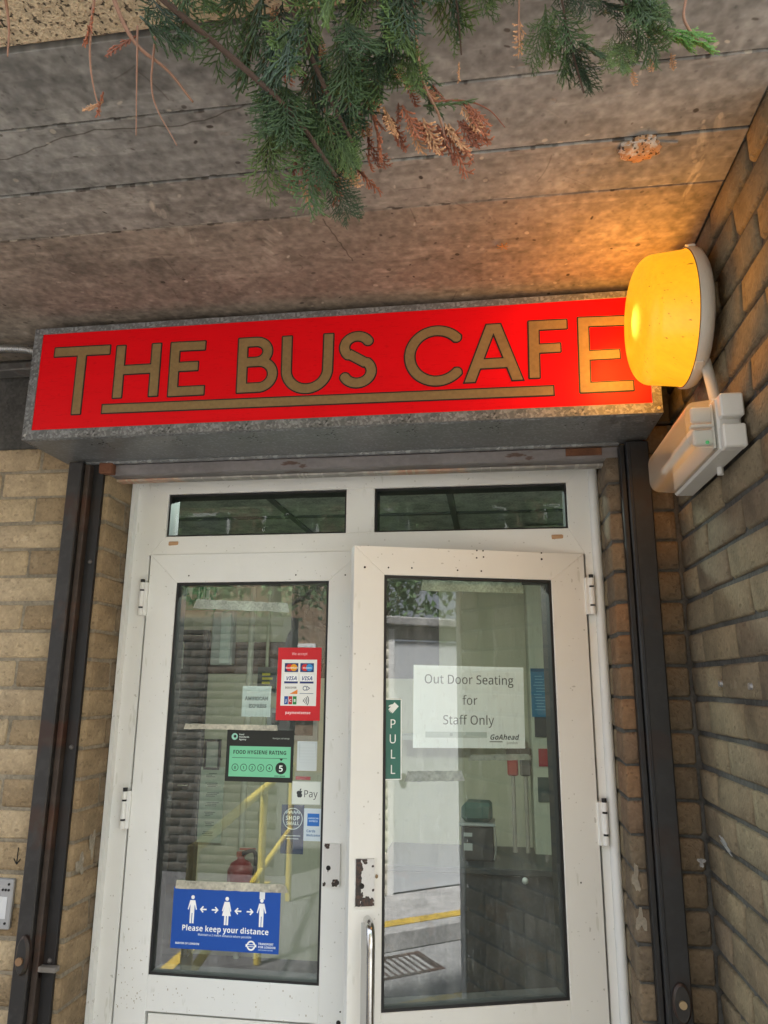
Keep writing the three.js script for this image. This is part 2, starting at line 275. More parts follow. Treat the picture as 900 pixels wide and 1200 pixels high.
// ---------------------------------------------------------------- door frame
function mitred(parent, x0, x1, y0, y1, ws, z, depth, m, names = ['stile', 'rail']) {
  const [wl, wr, wt, wb] = ws, X0 = x0 + wl, X1 = x1 - wr, Y0 = y0 + wb, Y1 = y1 - wt;
  const P = [[names[0], [[x0, y0], [X0, Y0], [X0, Y1], [x0, y1]]], [names[0], [[X1, Y0], [x1, y0], [x1, y1], [X1, Y1]]], [names[1], [[x0, y1], [X0, Y1], [X1, Y1], [x1, y1]]]];
  if (wb) P.push([names[1], [[x0, y0], [x1, y0], [X1, Y0], [X0, Y0]]]);
  return P.map(([n, q]) => { const o = mesh(n, slab(q, depth, 0.0012), m, parent); o.position.z = z; return o; });
}
function ringGeo(x0, x1, y0, y1, t, d) { return merge([box(x1 - x0, t, d, (x0 + x1) / 2, y1 - t / 2, 0), box(x1 - x0, t, d, (x0 + x1) / 2, y0 + t / 2, 0), box(t, y1 - y0 - 2 * t, d, x0 + t / 2, (y0 + y1) / 2, 0), box(t, y1 - y0 - 2 * t, d, x1 - t / 2, (y0 + y1) / 2, 0)]); }
function pane(parent, x0, x1, y0, y1, z, name = 'pane') { const o = mesh(name, new THREE.PlaneGeometry(x1 - x0, y1 - y0), name === 'pane' ? paneGlass : glass, parent); o.position.set((x0 + x1) / 2, (y0 + y1) / 2, z); return o; }
const FX0 = -0.85, FX1 = 0.468, LT = 2.0135;
{
  const f = thing('door_frame', 'white door frame with two narrow glazed lights above the double doors', 'door frame', [0, 0, ZF - 0.035]);
  const z = 0.035 - 0.003, D = 0.07;
  const P = (n, q, m = white) => { const o = mesh(n, slab(q, D, 0.0012), m, f); o.position.z = z; return o; };
  const jl = -0.741, jr = 0.4087, ml = -0.2044, mr = -0.1234, pt = 2.1962, pb = 2.0678, top = 2.252;
  P('jamb', [[FX0, 0.02], [-0.786, 0.02], [-0.786, pb - 0.054], [jl, pb], [jl, pt], [FX0, top]]);
  P('jamb', [[0.448, 0.02], [FX1, 0.02], [FX1, top], [jr, pt], [jr, pb], [0.448, pb - 0.072]]);
  P('head', [[FX0, top], [jl, pt], [jr, pt], [FX1, top]]);
  P('transom', [[jl, pb], [-0.786, pb - 0.054], [-0.16, pb - 0.054], [-0.16, pb - 0.072], [0.448, pb - 0.072], [jr, pb]]);
  P('mullion', [[ml, pb], [mr, pb], [mr, pt], [ml, pt]]);
  // rebate behind the leaves
  mesh('rebate', merge([box(0.03, 2.0, 0.05, -0.772, 1.01, -0.025), box(0.03, 2.0, 0.05, 0.446, 1.01, -0.025)]), white, f);
  mesh('outer_trim', merge([box(0.012, 2.23, 0.02, FX0 + 0.008, 1.135, z + 0.009), (() => { const g = cyl(0.0125, 0.0125, 2.23, 14); g.translate(0.4795, 1.135, z + 0.002); return metricUV(g); })()]), whiteLeaf, f);
  for (const [a, b] of [[jl, ml], [mr, jr]]) {
    const g = mesh('gasket', ringGeo(a, b, pb, pt, 0.0055, 0.06), rubber, f); g.position.z = z - 0.039;
    pane(f, a, b, pb, pt, z - 0.022);
  }
  for (const [x, y] of [[-0.715, 2.0475], [0.378, 2.0445]]) { const o = mesh('sealant_patch', cbox(0.03, 0.011, 0.004, 0.0018, 0.001, rng(3)), mat([0.50, 0.30, 0.16], 0.7), f); o.position.set(x, y, z + 0.001); }
}
function holes(parent, list, z, r = 0.0022) { for (const [x, y, k = 1] of list) { const g = cyl(r * k, r * k, 0.0014, 10); g.rotateX(Math.PI / 2); const o = mesh('screw_hole', g, holeMat, parent); o.position.set(x, y, z); } }
function hinge(parent, x, y0, y1, z, flip = 1) {
  const h = new THREE.Group(); h.name = 'hinge'; parent.add(h); h.position.set(x, (y0 + y1) / 2, z);
  const L = y1 - y0, k = (n, g, m, X, Y, Z) => { const o = mesh(n, g, m, h); o.position.set(X, Y, Z); };
  k('plate', cbox(0.017, L * 0.96, 0.008, 0.0012), whiteLeaf, flip * 0.002, 0, 0.003);
  const c = (len) => cyl(0.0075, 0.0075, len, 14);
  k('barrel', c(L * 0.44), whiteLeaf, -flip * 0.006, 0, 0.008); k('barrel', c(L * 0.2), white, -flip * 0.006, L * 0.37, 0.008); k('barrel', c(L * 0.2), white, -flip * 0.006, -L * 0.37, 0.008);
  for (const q of [0.5, -0.245, 0.245]) k('pin', cyl(0.0062, 0.0062, q === 0.5 ? 0.012 : 0.006, 10), rubber, -flip * 0.006, L * q, 0.008);
}
const chipTex = (seed) => canvasTex(128, 256, (g, w, h) => {
  g.fillStyle = '#d9d8d6'; g.fillRect(0, 0, w, h); const r = rng(seed);
  const blob = (x, y, a) => { for (let i = 0; i < 26; i++) { g.fillStyle = ['#2c2320', '#3a2a24', '#4a3129', '#241d1b'][Math.floor(r() * 4)]; g.beginPath(); g.ellipse(x + (r() - 0.5) * a * 1.5, y + (r() - 0.5) * a * 1.5, a * (0.15 + 0.4 * r()), a * (0.15 + 0.35 * r()), r() * 3, 0, 7); g.fill(); } };
  if (seed === 1) { blob(30, 12, 18); blob(95, 238, 26); blob(10, 245, 14); blob(40, 150, 6); g.fillStyle = '#2a211d'; g.beginPath(); g.arc(38, 143, 9, 0, 7); g.fill(); g.fillRect(35, 145, 6, 26); }
  else { for (let y = 10; y < 250; y += 16) blob(12, y, 22 + 10 * r()); blob(60, 10, 18); blob(70, 240, 34); blob(112, 235, 24); blob(30, 60, 20); blob(30, 200, 24); blob(120, 170, 8); blob(116, 40, 7); }
  for (let i = 0; i < 60; i++) { g.fillStyle = `rgba(90,70,60,${0.1 + 0.3 * r()})`; g.fillRect(r() * w, r() * h, 1 + r() * 3, 1 + r() * 3); }
});
function lockPlate(parent, x, y, z, w, h, seed) {
  const m = mat([1, 1, 1], 0.5, { map: chipTex(seed) }), g = new THREE.BoxGeometry(w, h, 0.006), o = mesh('lock_plate', g, m, parent); o.position.set(x, y, z + 0.003);
  const c = cyl(0.006, 0.006, 0.004, 12); c.rotateX(Math.PI / 2); const k = mesh('keyhole', c, holeMat, o); k.position.set(-w * 0.18, -h * 0.07, 0.002);
}
// --- left leaf (closed)
const GZ = -0.016;
{
  const t = thing('door_leaf', 'left white glazed door leaf, closed, with blue sign in its glass', 'door', [-0.778, 0, ZF - 0.03]), z = 0.03 + 0.004;
  const L = new THREE.Group(); // coordinates along the leaf
  const x0 = -0.778, x1 = -0.158, gx0 = -0.6935, gx1 = -0.248, gt = 1.9315, gb = 0.928, mb = 0.846;
  const shift = -t.position.x, S = (n, q, m = whiteLeaf, d = 0.06) => { const o = mesh(n, slab(q.map(([x, y]) => [x + shift, y]), d, 0.0012), m, t); o.position.z = z; return o; };
  S('stile', [[x0, 0.03], [gx0, 0.1], [gx0, gt], [x0, LT]]); S('stile', [[gx1, 0.1], [x1, 0.03], [x1, LT], [gx1, gt]]);
  S('top_rail', [[x0, LT], [gx0, gt], [gx1, gt], [x1, LT]]); S('middle_rail', [[gx0, mb], [gx1, mb], [gx1, gb], [gx0, gb]]); S('bottom_rail', [[x0, 0.03], [x1, 0.03], [gx1, 0.1], [gx0, 0.1]]);
  const pn = S('panel', [[gx0 + 0.005, 0.105], [gx1 - 0.003, 0.105], [gx1 - 0.003, mb - 0.006], [gx0 + 0.005, mb - 0.006]], creamLeaf, 0.03); pn.position.z -= 0.006;
  const g = mesh('gasket', ringGeo(gx0 + shift, gx1 + shift, gb, gt, 0.006, 0.057), rubber, t); g.position.z = z - 0.032;
  pane(t, gx0 + shift, gx1 + shift, gb, gt, z + GZ, 'glass');
  holes(t, [[-0.658 + shift, 1.951], [-0.343 + shift, 1.949], [-0.202 + shift, 1.947], [-0.173 + shift, 1.668, 0.7], [-0.193 + shift, 0.876, 0.9], [-0.197 + shift, 0.852, 2.6]], z);
  { const r = rng(15), l = []; for (let i = 0; i < 70; i++) { const g = cyl(0.0008 + 0.0016 * r(), 0.0008, 0.0006, 7); g.rotateX(Math.PI / 2); g.scale(0.75, 0.5 + 1.0 * r(), 1); const top = r() < 0.45; g.translate((top ? -0.772 + r() * 0.07 : -0.77 + r() * 0.56) + shift, top ? 0.85 + 0.25 * r() * r() : 0.85 + 0.07 * r(), z); l.push(metricUV(g)); } const o = mesh('dirt_specks', merge(l), mat([0.48, 0.44, 0.37], 0.9), t); o.userData.kind = 'stuff'; }
  hinge(t, -0.786 + shift, 1.835, 1.935, z + 0.001, 1); hinge(t, -0.786 + shift, 1.27, 1.37, z + 0.001, 1);
  lockPlate(t, -0.2215 + shift, 1.2055, z, 0.044, 0.1, 1);
}
// --- right leaf (ajar)
const LEAF = { x: 0.4427, z: 0.008 + ZF, a: 0.3098 };
function onLeaf(o, u, y, n) { const c = Math.cos(LEAF.a), s = Math.sin(LEAF.a); o.position.set(LEAF.x - u * c + n * s, y, LEAF.z + u * s + n * c); o.rotation.y = LEAF.a; return o; }
{
  const t = thing('door_leaf', 'right white glazed door leaf standing ajar, with steel pull handle', 'door', [LEAF.x, 0, LEAF.z]); t.rotation.y = LEAF.a;
  const W = 0.614, g0 = -0.5365, g1 = -0.0931, gt = 1.9215, gb = 0.945, mb = 0.862, RT = 1.994;
  const S = (n, q, m = creamLeaf, d = 0.06) => mesh(n, slab(q, d, 0.0012), m, t);
  S('stile', [[-W, 0.03], [g0, 0.1], [g0, gt], [-W, RT]]); S('stile', [[g1, 0.1], [0, 0.03], [0, RT], [g1, gt]]);
  S('top_rail', [[-W, RT], [g0, gt], [g1, gt], [0, RT]]); S('middle_rail', [[g0, mb], [g1, mb], [g1, gb], [g0, gb]]); S('bottom_rail', [[-W, 0.03], [0, 0.03], [g1, 0.1], [g0, 0.1]]);
  const pn = S('panel', [[g0 + 0.003, 0.105], [g1 - 0.003, 0.105], [g1 - 0.003, mb - 0.006], [g0 + 0.003, mb - 0.006]], creamLeaf, 0.03); pn.position.z = -0.006;
  const g = mesh('gasket', ringGeo(g0, g1, gb, gt, 0.007, 0.057), rubber, t); g.position.z = -0.032;
  pane(t, g0, g1, gb, gt, GZ, 'glass');
  holes(t, [[-0.5865, 1.939, 1.3], [-0.5262, 1.94], [-0.4659, 1.941], [-0.3462, 1.939], [-0.283, 1.939], [-0.2937, 1.9925], [-0.2772, 1.9925], [-0.2947, 1.9731], [-0.2762, 1.976], [-0.1177, 1.9925], [-0.1177, 1.976, 1.3], [-0.0535, 1.194, 0.9]], 0);
  hinge(t, 0.008, 1.832, 1.9322, 0.0, -1); hinge(t, 0.008, 1.2738, 1.3778, 0.0, -1);
  lockPlate(t, -0.576752, 1.213, 0, 0.043, 0.099, 2);
  const b = cbox(0.006, 0.008, 0.006, 0.002); mesh('latch_nub', b, mat([0.3, 0.2, 0.1], 0.5), t).position.set(-0.549519, 1.2242, 0.002);
  const pts = [[0, 1.122, 0], [0, 1.122, 0.03], [0, 1.116, 0.048], [0, 1.098, 0.055], [0, 1.06, 0.055], [0, 0.85, 0.055], [0, 0.6, 0.055], [0, 0.562, 0.055], [0, 0.544, 0.048], [0, 0.538, 0.03], [0, 0.538, 0]];
  mesh('pull_handle', tube(pts, 0.0095, 90, 14), chrome, t).position.set(-0.569944, 0.012, 0);
  mesh('handle_painted_shadow', cbox(0.016, 0.66, 0.002, 0.0006), mat([0.62, 0.62, 0.6], 0.5, { map: paintMap }), t).position.set(-0.575779, 0.8, 0.0008);  // thin grey strip painted in as the shadow behind the handle
}

// ---------------------------------------------------------------- steel shutter guides and bottom bar
{
  const t = thing('shutter_guide', 'dark brown steel shutter guide on the tan brickwork, left of the doors', 'shutter guide', [-0.905, 0, 0]);
  const P = (n, g, m, x, y, z) => part(n, g, m, t, x, y, z);
  P('channel', cbox(0.04, 2.23, 0.044, 0.003), darkSteel, -0.931, 1.13, 0.024);
  P('inner_flange', cbox(0.015, 2.225, 0.030, 0.002), rustySteel, -0.9025, 1.128, 0.017);
  P('back_plate', cbox(0.03, 2.225, 0.012, 0.001), blackSteel, -0.879, 1.128, 0.007);
  for (const y of [1.97, 1.0, 0.86, 1.49]) { const g = new THREE.SphereGeometry(0.0065, 10, 6, 0, 7, 0, 1.6); g.rotateX(Math.PI / 2); P('bolt', g, mat([0.25, 0.23, 0.22], 0.6, { metalness: 0.4, map: grain }), -0.877, y, 0.012); }
  const hp = []; for (let i = 0; i < 24; i++) { const a = (i / 24) * 6.2832; hp.push([0.017 * Math.cos(a), 0.043 * Math.sin(a)]); }
  const o = P('lock_boss', slab(hp, 0.02, 0.005), darkSteel, -0.922, 1.022, 0.062); const c = cyl(0.009, 0.009, 0.006, 14); c.rotateX(Math.PI / 2); mesh('lock_cylinder', c, mat([0.3, 0.18, 0.1], 0.5, { metalness: 0.5 }), o).position.set(-0.002, -0.01, 0.002);
  P('bracket', merge([cbox(0.05, 0.012, 0.02, 0.002).translate(0.01, 0, 0), cbox(0.02, 0.03, 0.012, 0.002).translate(-0.02, -0.01, 0)]), mat([0.3, 0.27, 0.24], 0.6, { map: steelMap }), -0.885, 0.985, 0.02);
}
{
  const t = thing('shutter_guide', 'black steel shutter guide beside the side wall, right of the doors', 'shutter guide', [0.555, 0, 0]);
  const P = (n, g, m, x, y, z) => part(n, g, m, t, x, y, z);
  P('channel', cbox(0.054, 2.23, 0.044, 0.003), mat([0.022, 0.022, 0.024], 0.55, { map: steelMap, bumpMap: grain, bumpScale: 0.0006 }), 0.5635, 1.13, 0.024);
  P('inner_flange', cbox(0.012, 2.225, 0.03, 0.002), blackSteel, 0.529, 1.128, 0.017);
  P('groove', cbox(0.003, 2.225, 0.003, 0.001), blackSteel, 0.545, 1.128, 0.0465);
  const hp = []; for (let i = 0; i < 24; i++) { const a = (i / 24) * 6.2832; hp.push([0.019 * Math.cos(a), 0.038 * Math.sin(a)]); }
  const o = P('lock_boss', slab(hp, 0.014, 0.004), darkSteel, 0.567, 1.012, 0.058); const c = cyl(0.008, 0.008, 0.006, 14); c.rotateX(Math.PI / 2); mesh('lock_cylinder', c, mat([0.4, 0.3, 0.18], 0.45, { metalness: 0.6 }), o).position.set(0, 0, 0.002);
}
{
  const t = thing('roller_shutter', 'rolled up grey steel shutter edge with rust patches under the red sign', 'shutter', [-0.18, 2.2, -0.03]);
  part('bottom_bar', cbox(1.40, 0.034, 0.05, 0.004), mauveSteel, t, -0.165, 2.232, -0.024);
  part('slat', cbox(1.40, 0.05, 0.02, 0.004), mauveSteel, t, -0.165, 2.277, -0.03);
  part('lip', cbox(1.36, 0.006, 0.03, 0.001), mat([0.45, 0.43, 0.4], 0.6, { map: steelMap }), t, -0.175, 2.2115, -0.05);
  part('end_block', cbox(0.04, 0.03, 0.03, 0.003, 0.001, rng(2)), mat([0.24, 0.10, 0.055], 0.9, { map: brickMap }), t, -0.855, 2.232, 0.008);
  part('end_block', cbox(0.05, 0.03, 0.02, 0.003), blackSteel, t, -0.905, 2.236, 0.0);
  part('rust_patch', cbox(0.09, 0.02, 0.004, 0.001), mat([0.2, 0.09, 0.05], 0.9, { map: brickMap }), t, 0.44, 2.235, 0.002);
}

// ---------------------------------------------------------------- the shop sign
// letters from strokes: distance field, contour, extrusion
const seg = (x0, y0, x1, y1, w) => (x, y) => { const dx = x1 - x0, dy = y1 - y0, L = Math.hypot(dx, dy), ux = dx / L, uy = dy / L, px = x - x0, py = y - y0, a = px * ux + py * uy, b = Math.abs(-px * uy + py * ux), qx = Math.abs(a - L / 2) - L / 2, qy = b - w / 2; return Math.min(Math.max(qx, qy), 0) + Math.hypot(Math.max(qx, 0), Math.max(qy, 0)); };
const arc = (cx, cy, rx, ry, a0, a1, w, n = 40) => { const f = []; let p = null; for (let i = 0; i <= n; i++) { const a = a0 + ((a1 - a0) * i) / n, q = [cx + rx * Math.cos(a), cy + ry * Math.sin(a)]; if (p) f.push(seg(p[0], p[1], q[0], q[1], w)); if (i && i < n) f.push((x, y) => Math.hypot(x - q[0], y - q[1]) - w / 2); p = q; } return (x, y) => { let m = 1e9; for (const k of f) { const v = k(x, y); if (v < m) m = v; } return m; }; };
const union = (...f) => (x, y) => Math.min(...f.map((k) => k(x, y))), clipY = (f, lo, hi) => (x, y) => Math.max(f(x, y), lo - y, y - hi);
function contour(f, x0, x1, y0, y1, h, level) {
  const nx = Math.ceil((x1 - x0) / h) + 1, ny = Math.ceil((y1 - y0) / h) + 1, v = new Float64Array(nx * ny);
  for (let j = 0; j < ny; j++) for (let i = 0; i < nx; i++) v[j * nx + i] = f(x0 + i * h, y0 + j * h) - level + 1e-9;
  const next = new Map(), pts = new Map();
  const hx = (i, j) => 'h' + i + ',' + j, vx = (i, j) => 'v' + i + ',' + j;
  const put = (k, i, j, i2, j2) => { if (!pts.has(k)) { const a = v[j * nx + i], b = v[j2 * nx + i2], t = a / (a - b); pts.set(k, [x0 + (i + (i2 - i) * t) * h, y0 + (j + (j2 - j) * t) * h]); } return k; };
  for (let j = 0; j < ny - 1; j++) for (let i = 0; i < nx - 1; i++) {
    const a = v[j * nx + i] < 0, b = v[j * nx + i + 1] < 0, c = v[(j + 1) * nx + i + 1] < 0, d = v[(j + 1) * nx + i] < 0, code = a | (b << 1) | (c << 2) | (d << 3);
    if (!code || code === 15) continue;
    const B = () => put(hx(i, j), i, j, i + 1, j), T = () => put(hx(i, j + 1), i, j + 1, i + 1, j + 1), L = () => put(vx(i, j), i, j, i, j + 1), R = () => put(vx(i + 1, j), i + 1, j, i + 1, j + 1);
    const S = { 1: [[B, L]], 2: [[R, B]], 3: [[R, L]], 4: [[T, R]], 5: [[B, R], [T, L]], 6: [[T, B]], 7: [[T, L]], 8: [[L, T]], 9: [[B, T]], 10: [[L, B], [R, T]], 11: [[R, T]], 12: [[L, R]], 13: [[B, R]], 14: [[L, B]] }[code];
    for (const [p, q] of S) next.set(p(), q());
  }
  const loops = [], seen = new Set();
  for (const k of next.keys()) { if (seen.has(k)) continue; const l = []; let q = k; while (q !== undefined && !seen.has(q)) { seen.add(q); l.push(pts.get(q)); q = next.get(q); } loops.push(l); }
  const simp = (l) => { const keep = new Uint8Array(l.length); const rec = (a, b) => { let m = 0, at = -1; const [ax, ay] = l[a], [bx, by] = l[b], L = Math.hypot(bx - ax, by - ay) || 1e-9; for (let i = a + 1; i < b; i++) { const dd = Math.abs((bx - ax) * (l[i][1] - ay) - (by - ay) * (l[i][0] - ax)) / L; if (dd > m) { m = dd; at = i; } } if (m > 0.00016) { keep[at] = 1; rec(a, at); rec(at, b); } }; const mid = l.length >> 1; keep[0] = keep[mid] = keep[l.length - 1] = 1; rec(0, mid); rec(mid, l.length - 1); return l.filter((_, i) => keep[i]); };
  return loops.map(simp).filter((l) => l.length > 3);
}
function fieldGeo(f, bounds, level, depth) {
  const loops = contour(f, ...bounds, 0.0011, level), area = (l) => { let s = 0; for (let i = 0; i < l.length; i++) { const [a, b] = l[i], [c, d] = l[(i + 1) % l.length]; s += a * d - b * c; } return s / 2; };
  loops.sort((a, b) => Math.abs(area(b)) - Math.abs(area(a)));
  const sgn = Math.sign(area(loops[0])), shape = new THREE.Shape(loops[0].map(([x, y]) => new THREE.Vector2(x, y)));
  for (const l of loops.slice(1)) if (Math.sign(area(l)) !== sgn) shape.holes.push(new THREE.Path(l.map(([x, y]) => new THREE.Vector2(x, y))));
  return new THREE.ExtrudeGeometry(shape, { depth, bevelEnabled: false });
}
{
  const SX0 = -0.983, SX1 = 0.5922, SB = 2.2524, ST = 2.564, SZ = 0.214, t = thing('shop_sign', 'long red sign box with gold lettering in a galvanised metal case', 'sign', [-0.195, SB, 0]);
  const cx = (SX0 + SX1) / 2, W = SX1 - SX0, H = ST - SB, P = (n, g, m, x = 0, y = 0, z = 0) => part(n, g, m, t, x, y, z);
  // case: closed box with a raised rim around the panel
  P('case', merge([cbox(W, H, SZ - 0.006, 0.003).translate(cx, SB + H / 2, (SZ - 0.006) / 2)]), galv);
  const px0 = -0.958, px1 = 0.569, py0 = 2.279, py1 = 2.546;
  const rim = new THREE.Shape([[SX0 + 0.001, SB + 0.001], [SX1 - 0.001, SB + 0.001], [SX1 - 0.001, ST - 0.001], [SX0 + 0.001, ST - 0.001]].map((q) => new THREE.Vector2(...q)));
  rim.holes.push(new THREE.Path([[px0, py0], [px0, py1], [px1, py1], [px1, py0]].map((q) => new THREE.Vector2(...q))));
  P('rim', new THREE.ExtrudeGeometry(rim, { depth: 0.004, bevelEnabled: true, bevelSize: 0.001, bevelThickness: 0.001, bevelOffset: -0.001, bevelSegments: 1 }), galv, 0, 0, SZ - 0.0055);
  P('bottom_lip', cbox(W - 0.13, 0.008, 0.012, 0.002), mat([0.5, 0.52, 0.53], 0.4, { map: spangle, metalness: 0.4 }), cx, SB - 0.003, 0.012);
  const redMap = tex(512, 0.5, (u, v) => { const k = 0.93 + 0.1 * (fbm(u, v, 5, 4, 141) - 0.5) - 0.1 * smooth(0.74, 0.78, fbm(u, v, 60, 2, 143)), s = 0.05 * smooth(0.75, 0.8, fbm(u, v, 50, 2, 147)); return [k, k * 0.95 + s, k * 0.95 + s]; });
  P('panel', new THREE.BoxGeometry(px1 - px0, py1 - py0, 0.003), new THREE.MeshPhysicalMaterial({ color: lin(0.80, 0.004, 0.010), roughness: 0.35, map: redMap, specularIntensity: 0.35 }), (px0 + px1) / 2, (py0 + py1) / 2, SZ - 0.0045);
  for (const [x, y] of [[SX0 + 0.011, ST - 0.01], [SX0 + 0.011, SB + 0.012], [SX1 - 0.011, SB + 0.012]]) { const g = cyl(0.004, 0.004, 0.003, 10); g.rotateX(Math.PI / 2); P('rivet', g, alloy, x, y, SZ + 0.0005); }
  const goldMap = tex(512, 0.3, (u, v) => { const k = 0.8 + 0.25 * (fbm(u, v, 40, 3, 151) - 0.5) + 0.15 * (fbm(u, v, 6, 3, 153) - 0.5); return [k, k * 0.98, k * 0.95]; });
  const gold = mat([0.34, 0.225, 0.095], 0.5, { map: goldMap, metalness: 0.25 }), black = mat([0.012, 0.008, 0.008], 0.5);
  const w = 0.0225, b = 2.354, tp = 2.4995, PI = Math.PI, h = w / 2;
  const letters = [
    union(seg(-0.918, 2.4925, -0.765, 2.4915, 0.0235), seg(-0.841, 2.49, -0.8405, 2.318, w)),                                              // T
    union(seg(-0.7335, tp, -0.7325, b + 0.003, w), seg(-0.6365, tp, -0.6355, b + 0.003, w), seg(-0.733, 2.432, -0.636, 2.432, w)),        // H
    union(seg(-0.5855, tp, -0.584, b, w), seg(-0.5955, tp - h, -0.506, tp - h - 0.001, w), seg(-0.5855, 2.432, -0.522, 2.432, w), seg(-0.595, b + h, -0.502, b + h, w)), // E
    union(seg(-0.4055, tp, -0.404, b, w), seg(-0.416, tp - h, -0.37, tp - h, w), seg(-0.4055, 2.434, -0.364, 2.434, w), seg(-0.415, b + h, -0.362, b + h, w), arc(-0.37, 2.461, 0.0295, 0.027, PI / 2, -PI / 2, w, 30), arc(-0.362, 2.3995, 0.036, 0.0345, PI / 2, -PI / 2, w, 30)), // B
    union(seg(-0.2915, tp - 0.002, -0.2905, 2.405, w), seg(-0.1855, tp - 0.002, -0.1865, 2.405, w), arc(-0.2385, 2.406, 0.0522, 0.0505, PI, 2 * PI, w, 40)),       // U
    union(arc(-0.1135, 2.4585, 0.0315, 0.0285, 0.45, PI * 1.28, w, 40), arc(-0.1125, 2.394, 0.0345, 0.0305, PI * 0.28 , -PI * 0.87, w, 40), seg(-0.134, 2.441, -0.0918, 2.415, w)),                // S
    arc(0.0815, 2.4235, 0.0655, 0.0655, 0.69, 2 * PI - 0.69, w, 70),                                                                      // C
    clipY(union(seg(0.1515, 2.331, 0.2225, 2.52, w), seg(0.2775, 2.331, 0.2145, 2.52, w), seg(0.181, 2.396, 0.2505, 2.396, w)), 2.351, 2.4965), // A
    union(seg(0.3125, tp - 0.002, 0.31, b, w), seg(0.3015, tp - h - 0.001, 0.389, tp - h - 0.002, w), seg(0.312, 2.427, 0.372, 2.427, w * 0.92)), // F
    union(seg(0.4275, tp + 0.0005, 0.4235, 2.3125, w), seg(0.4165, tp - h + 0.001, 0.526, tp - h - 0.002, w), seg(0.425, 2.403, 0.505, 2.403, w * 0.95), seg(0.413, 2.323, 0.53, 2.323, w)),  // E
    seg(-0.769, 2.328, 0.351, 2.320, 0.0215),
  ];
  letters.forEach((f, i) => {
    const X0 = [-0.93, -0.76, -0.61, -0.43, -0.32, -0.17, 0, 0.13, 0.285, 0.4, -0.78][i], X1 = [-0.75, -0.61, -0.49, -0.3, -0.16, -0.06, 0.16, 0.305, 0.405, 0.545, 0.365][i];
    const o = i < 10 ? P('letter', fieldGeo(f, [X0, X1, 2.295, 2.52], 0, 0.0009), gold, 0, 0, SZ - 0.0022) : P('underline', slab([[-0.769, 2.3172], [0.351, 2.3092], [0.351, 2.3307], [-0.769, 2.3387]], 0.0009, 0.0001), gold, 0, 0, SZ - 0.0013);
    if (i < 10) mesh('outline', fieldGeo(f, [X0, X1, 2.295, 2.52], 0.0034, 0.0008), black, o).position.z = -0.0006;
    else { const q = mesh('outline', slab([[-0.7722, 2.3140], [0.3544, 2.3060], [0.3544, 2.3339], [-0.7722, 2.3419]], 0.0008, 0.0001), black, o); q.position.z = -0.0004; }
  });
}

// ---------------------------------------------------------------- amber lamp, conduit, emergency light
{
  const Y = 2.405, Z = 0.36, t = thing('bulkhead_lamp', 'lit round amber lamp with white base on the side wall', 'lamp', [RX, Y, Z]);
  const turn = (g) => { g.rotateZ(Math.PI / 2); return g; };              // lathe axis y -> -x
  const L = (pts, n = 64) => turn(new THREE.LatheGeometry(pts.map(([r, x]) => new THREE.Vector2(r, x)), n));
  const base = L([[0.001, 0.018], [0.12, 0.018], [0.132, 0.02], [0.142, 0.027], [0.1455, 0.036], [0.1455, 0.047], [0.141, 0.05]]);
  const whitePlastic = mat([0.66, 0.64, 0.60], 0.5, { map: paintMap, bumpMap: grain, bumpScale: 0.0006 });
  mesh('base', base, whitePlastic, t);
  const amberMap = tex(512, 0.3, (u, v) => { const sp = smooth(0.78, 0.84, fbm(u, v, 60, 3, 161)), k = 0.9 + 0.2 * (fbm(u, v, 6, 4, 163) - 0.5) - 0.55 * sp + 0.14 * (fbm(u, v, 60, 2, 165) - 0.5); return [k, k * 0.98, k * 0.95]; });
  const pr = []; for (let i = 0; i <= 30; i++) { const a = i / 30; pr.push(a < 0.4 ? [0.140 - 0.006 * (a / 0.4), 0.048 + 0.062 * (a / 0.4)] : (() => { const b = (a - 0.4) / 0.6 * Math.PI / 2; return [Math.max(0.001, 0.134 * Math.pow(Math.cos(b), 0.55)), 0.11 + 0.044 * Math.sin(b)]; })()); }
  const amber = new THREE.MeshStandardMaterial({ color: lin(0.85, 0.40, 0.02), roughness: 0.35, map: amberMap, emissive: lin(1, 0.40, 0.012), emissiveIntensity: 0.165, emissiveMap: amberMap });
  const dg = L(pr, 72); { const p = dg.attributes.position, uv = dg.attributes.uv; for (let i = 0; i < p.count; i++) uv.setXY(i, p.getZ(i) + p.getX(i) * 0.6, p.getY(i)); }
  const diffuser = mesh('diffuser', dg, amber, t);
  for (const a of [0.6, 2.7, 4.8]) { const c = mesh('clip', cbox(0.016, 0.022, 0.005, 0.0015), whitePlastic, t); c.position.set(-0.042, 0.1465 * Math.cos(a), 0.1465 * Math.sin(a)); c.rotation.x = a + Math.PI / 2; c.rotation.order = 'XYZ'; }
  mesh('seam', turn(new THREE.TorusGeometry(0.1415, 0.0011, 6, 64).rotateX(Math.PI / 2)), rubber, t).position.x = -0.0495;
  const lug = cyl(0.011, 0.011, 0.03, 12); mesh('fixing_lug', turn(lug), whitePlastic, t).position.set(-0.045, 0.148, -0.02);
  mesh('wall_boss', merge([turn(cyl(0.05, 0.06, 0.02, 20))]), whitePlastic, t).position.set(-0.01, 0, 0);
  const light = new THREE.PointLight(new THREE.Color(1, 0.42, 0.05), 0.068, 0, 2); light.position.set(-0.125, 0, 0); light.castShadow = true; light.shadow.radius = 4; t.add(light);
}
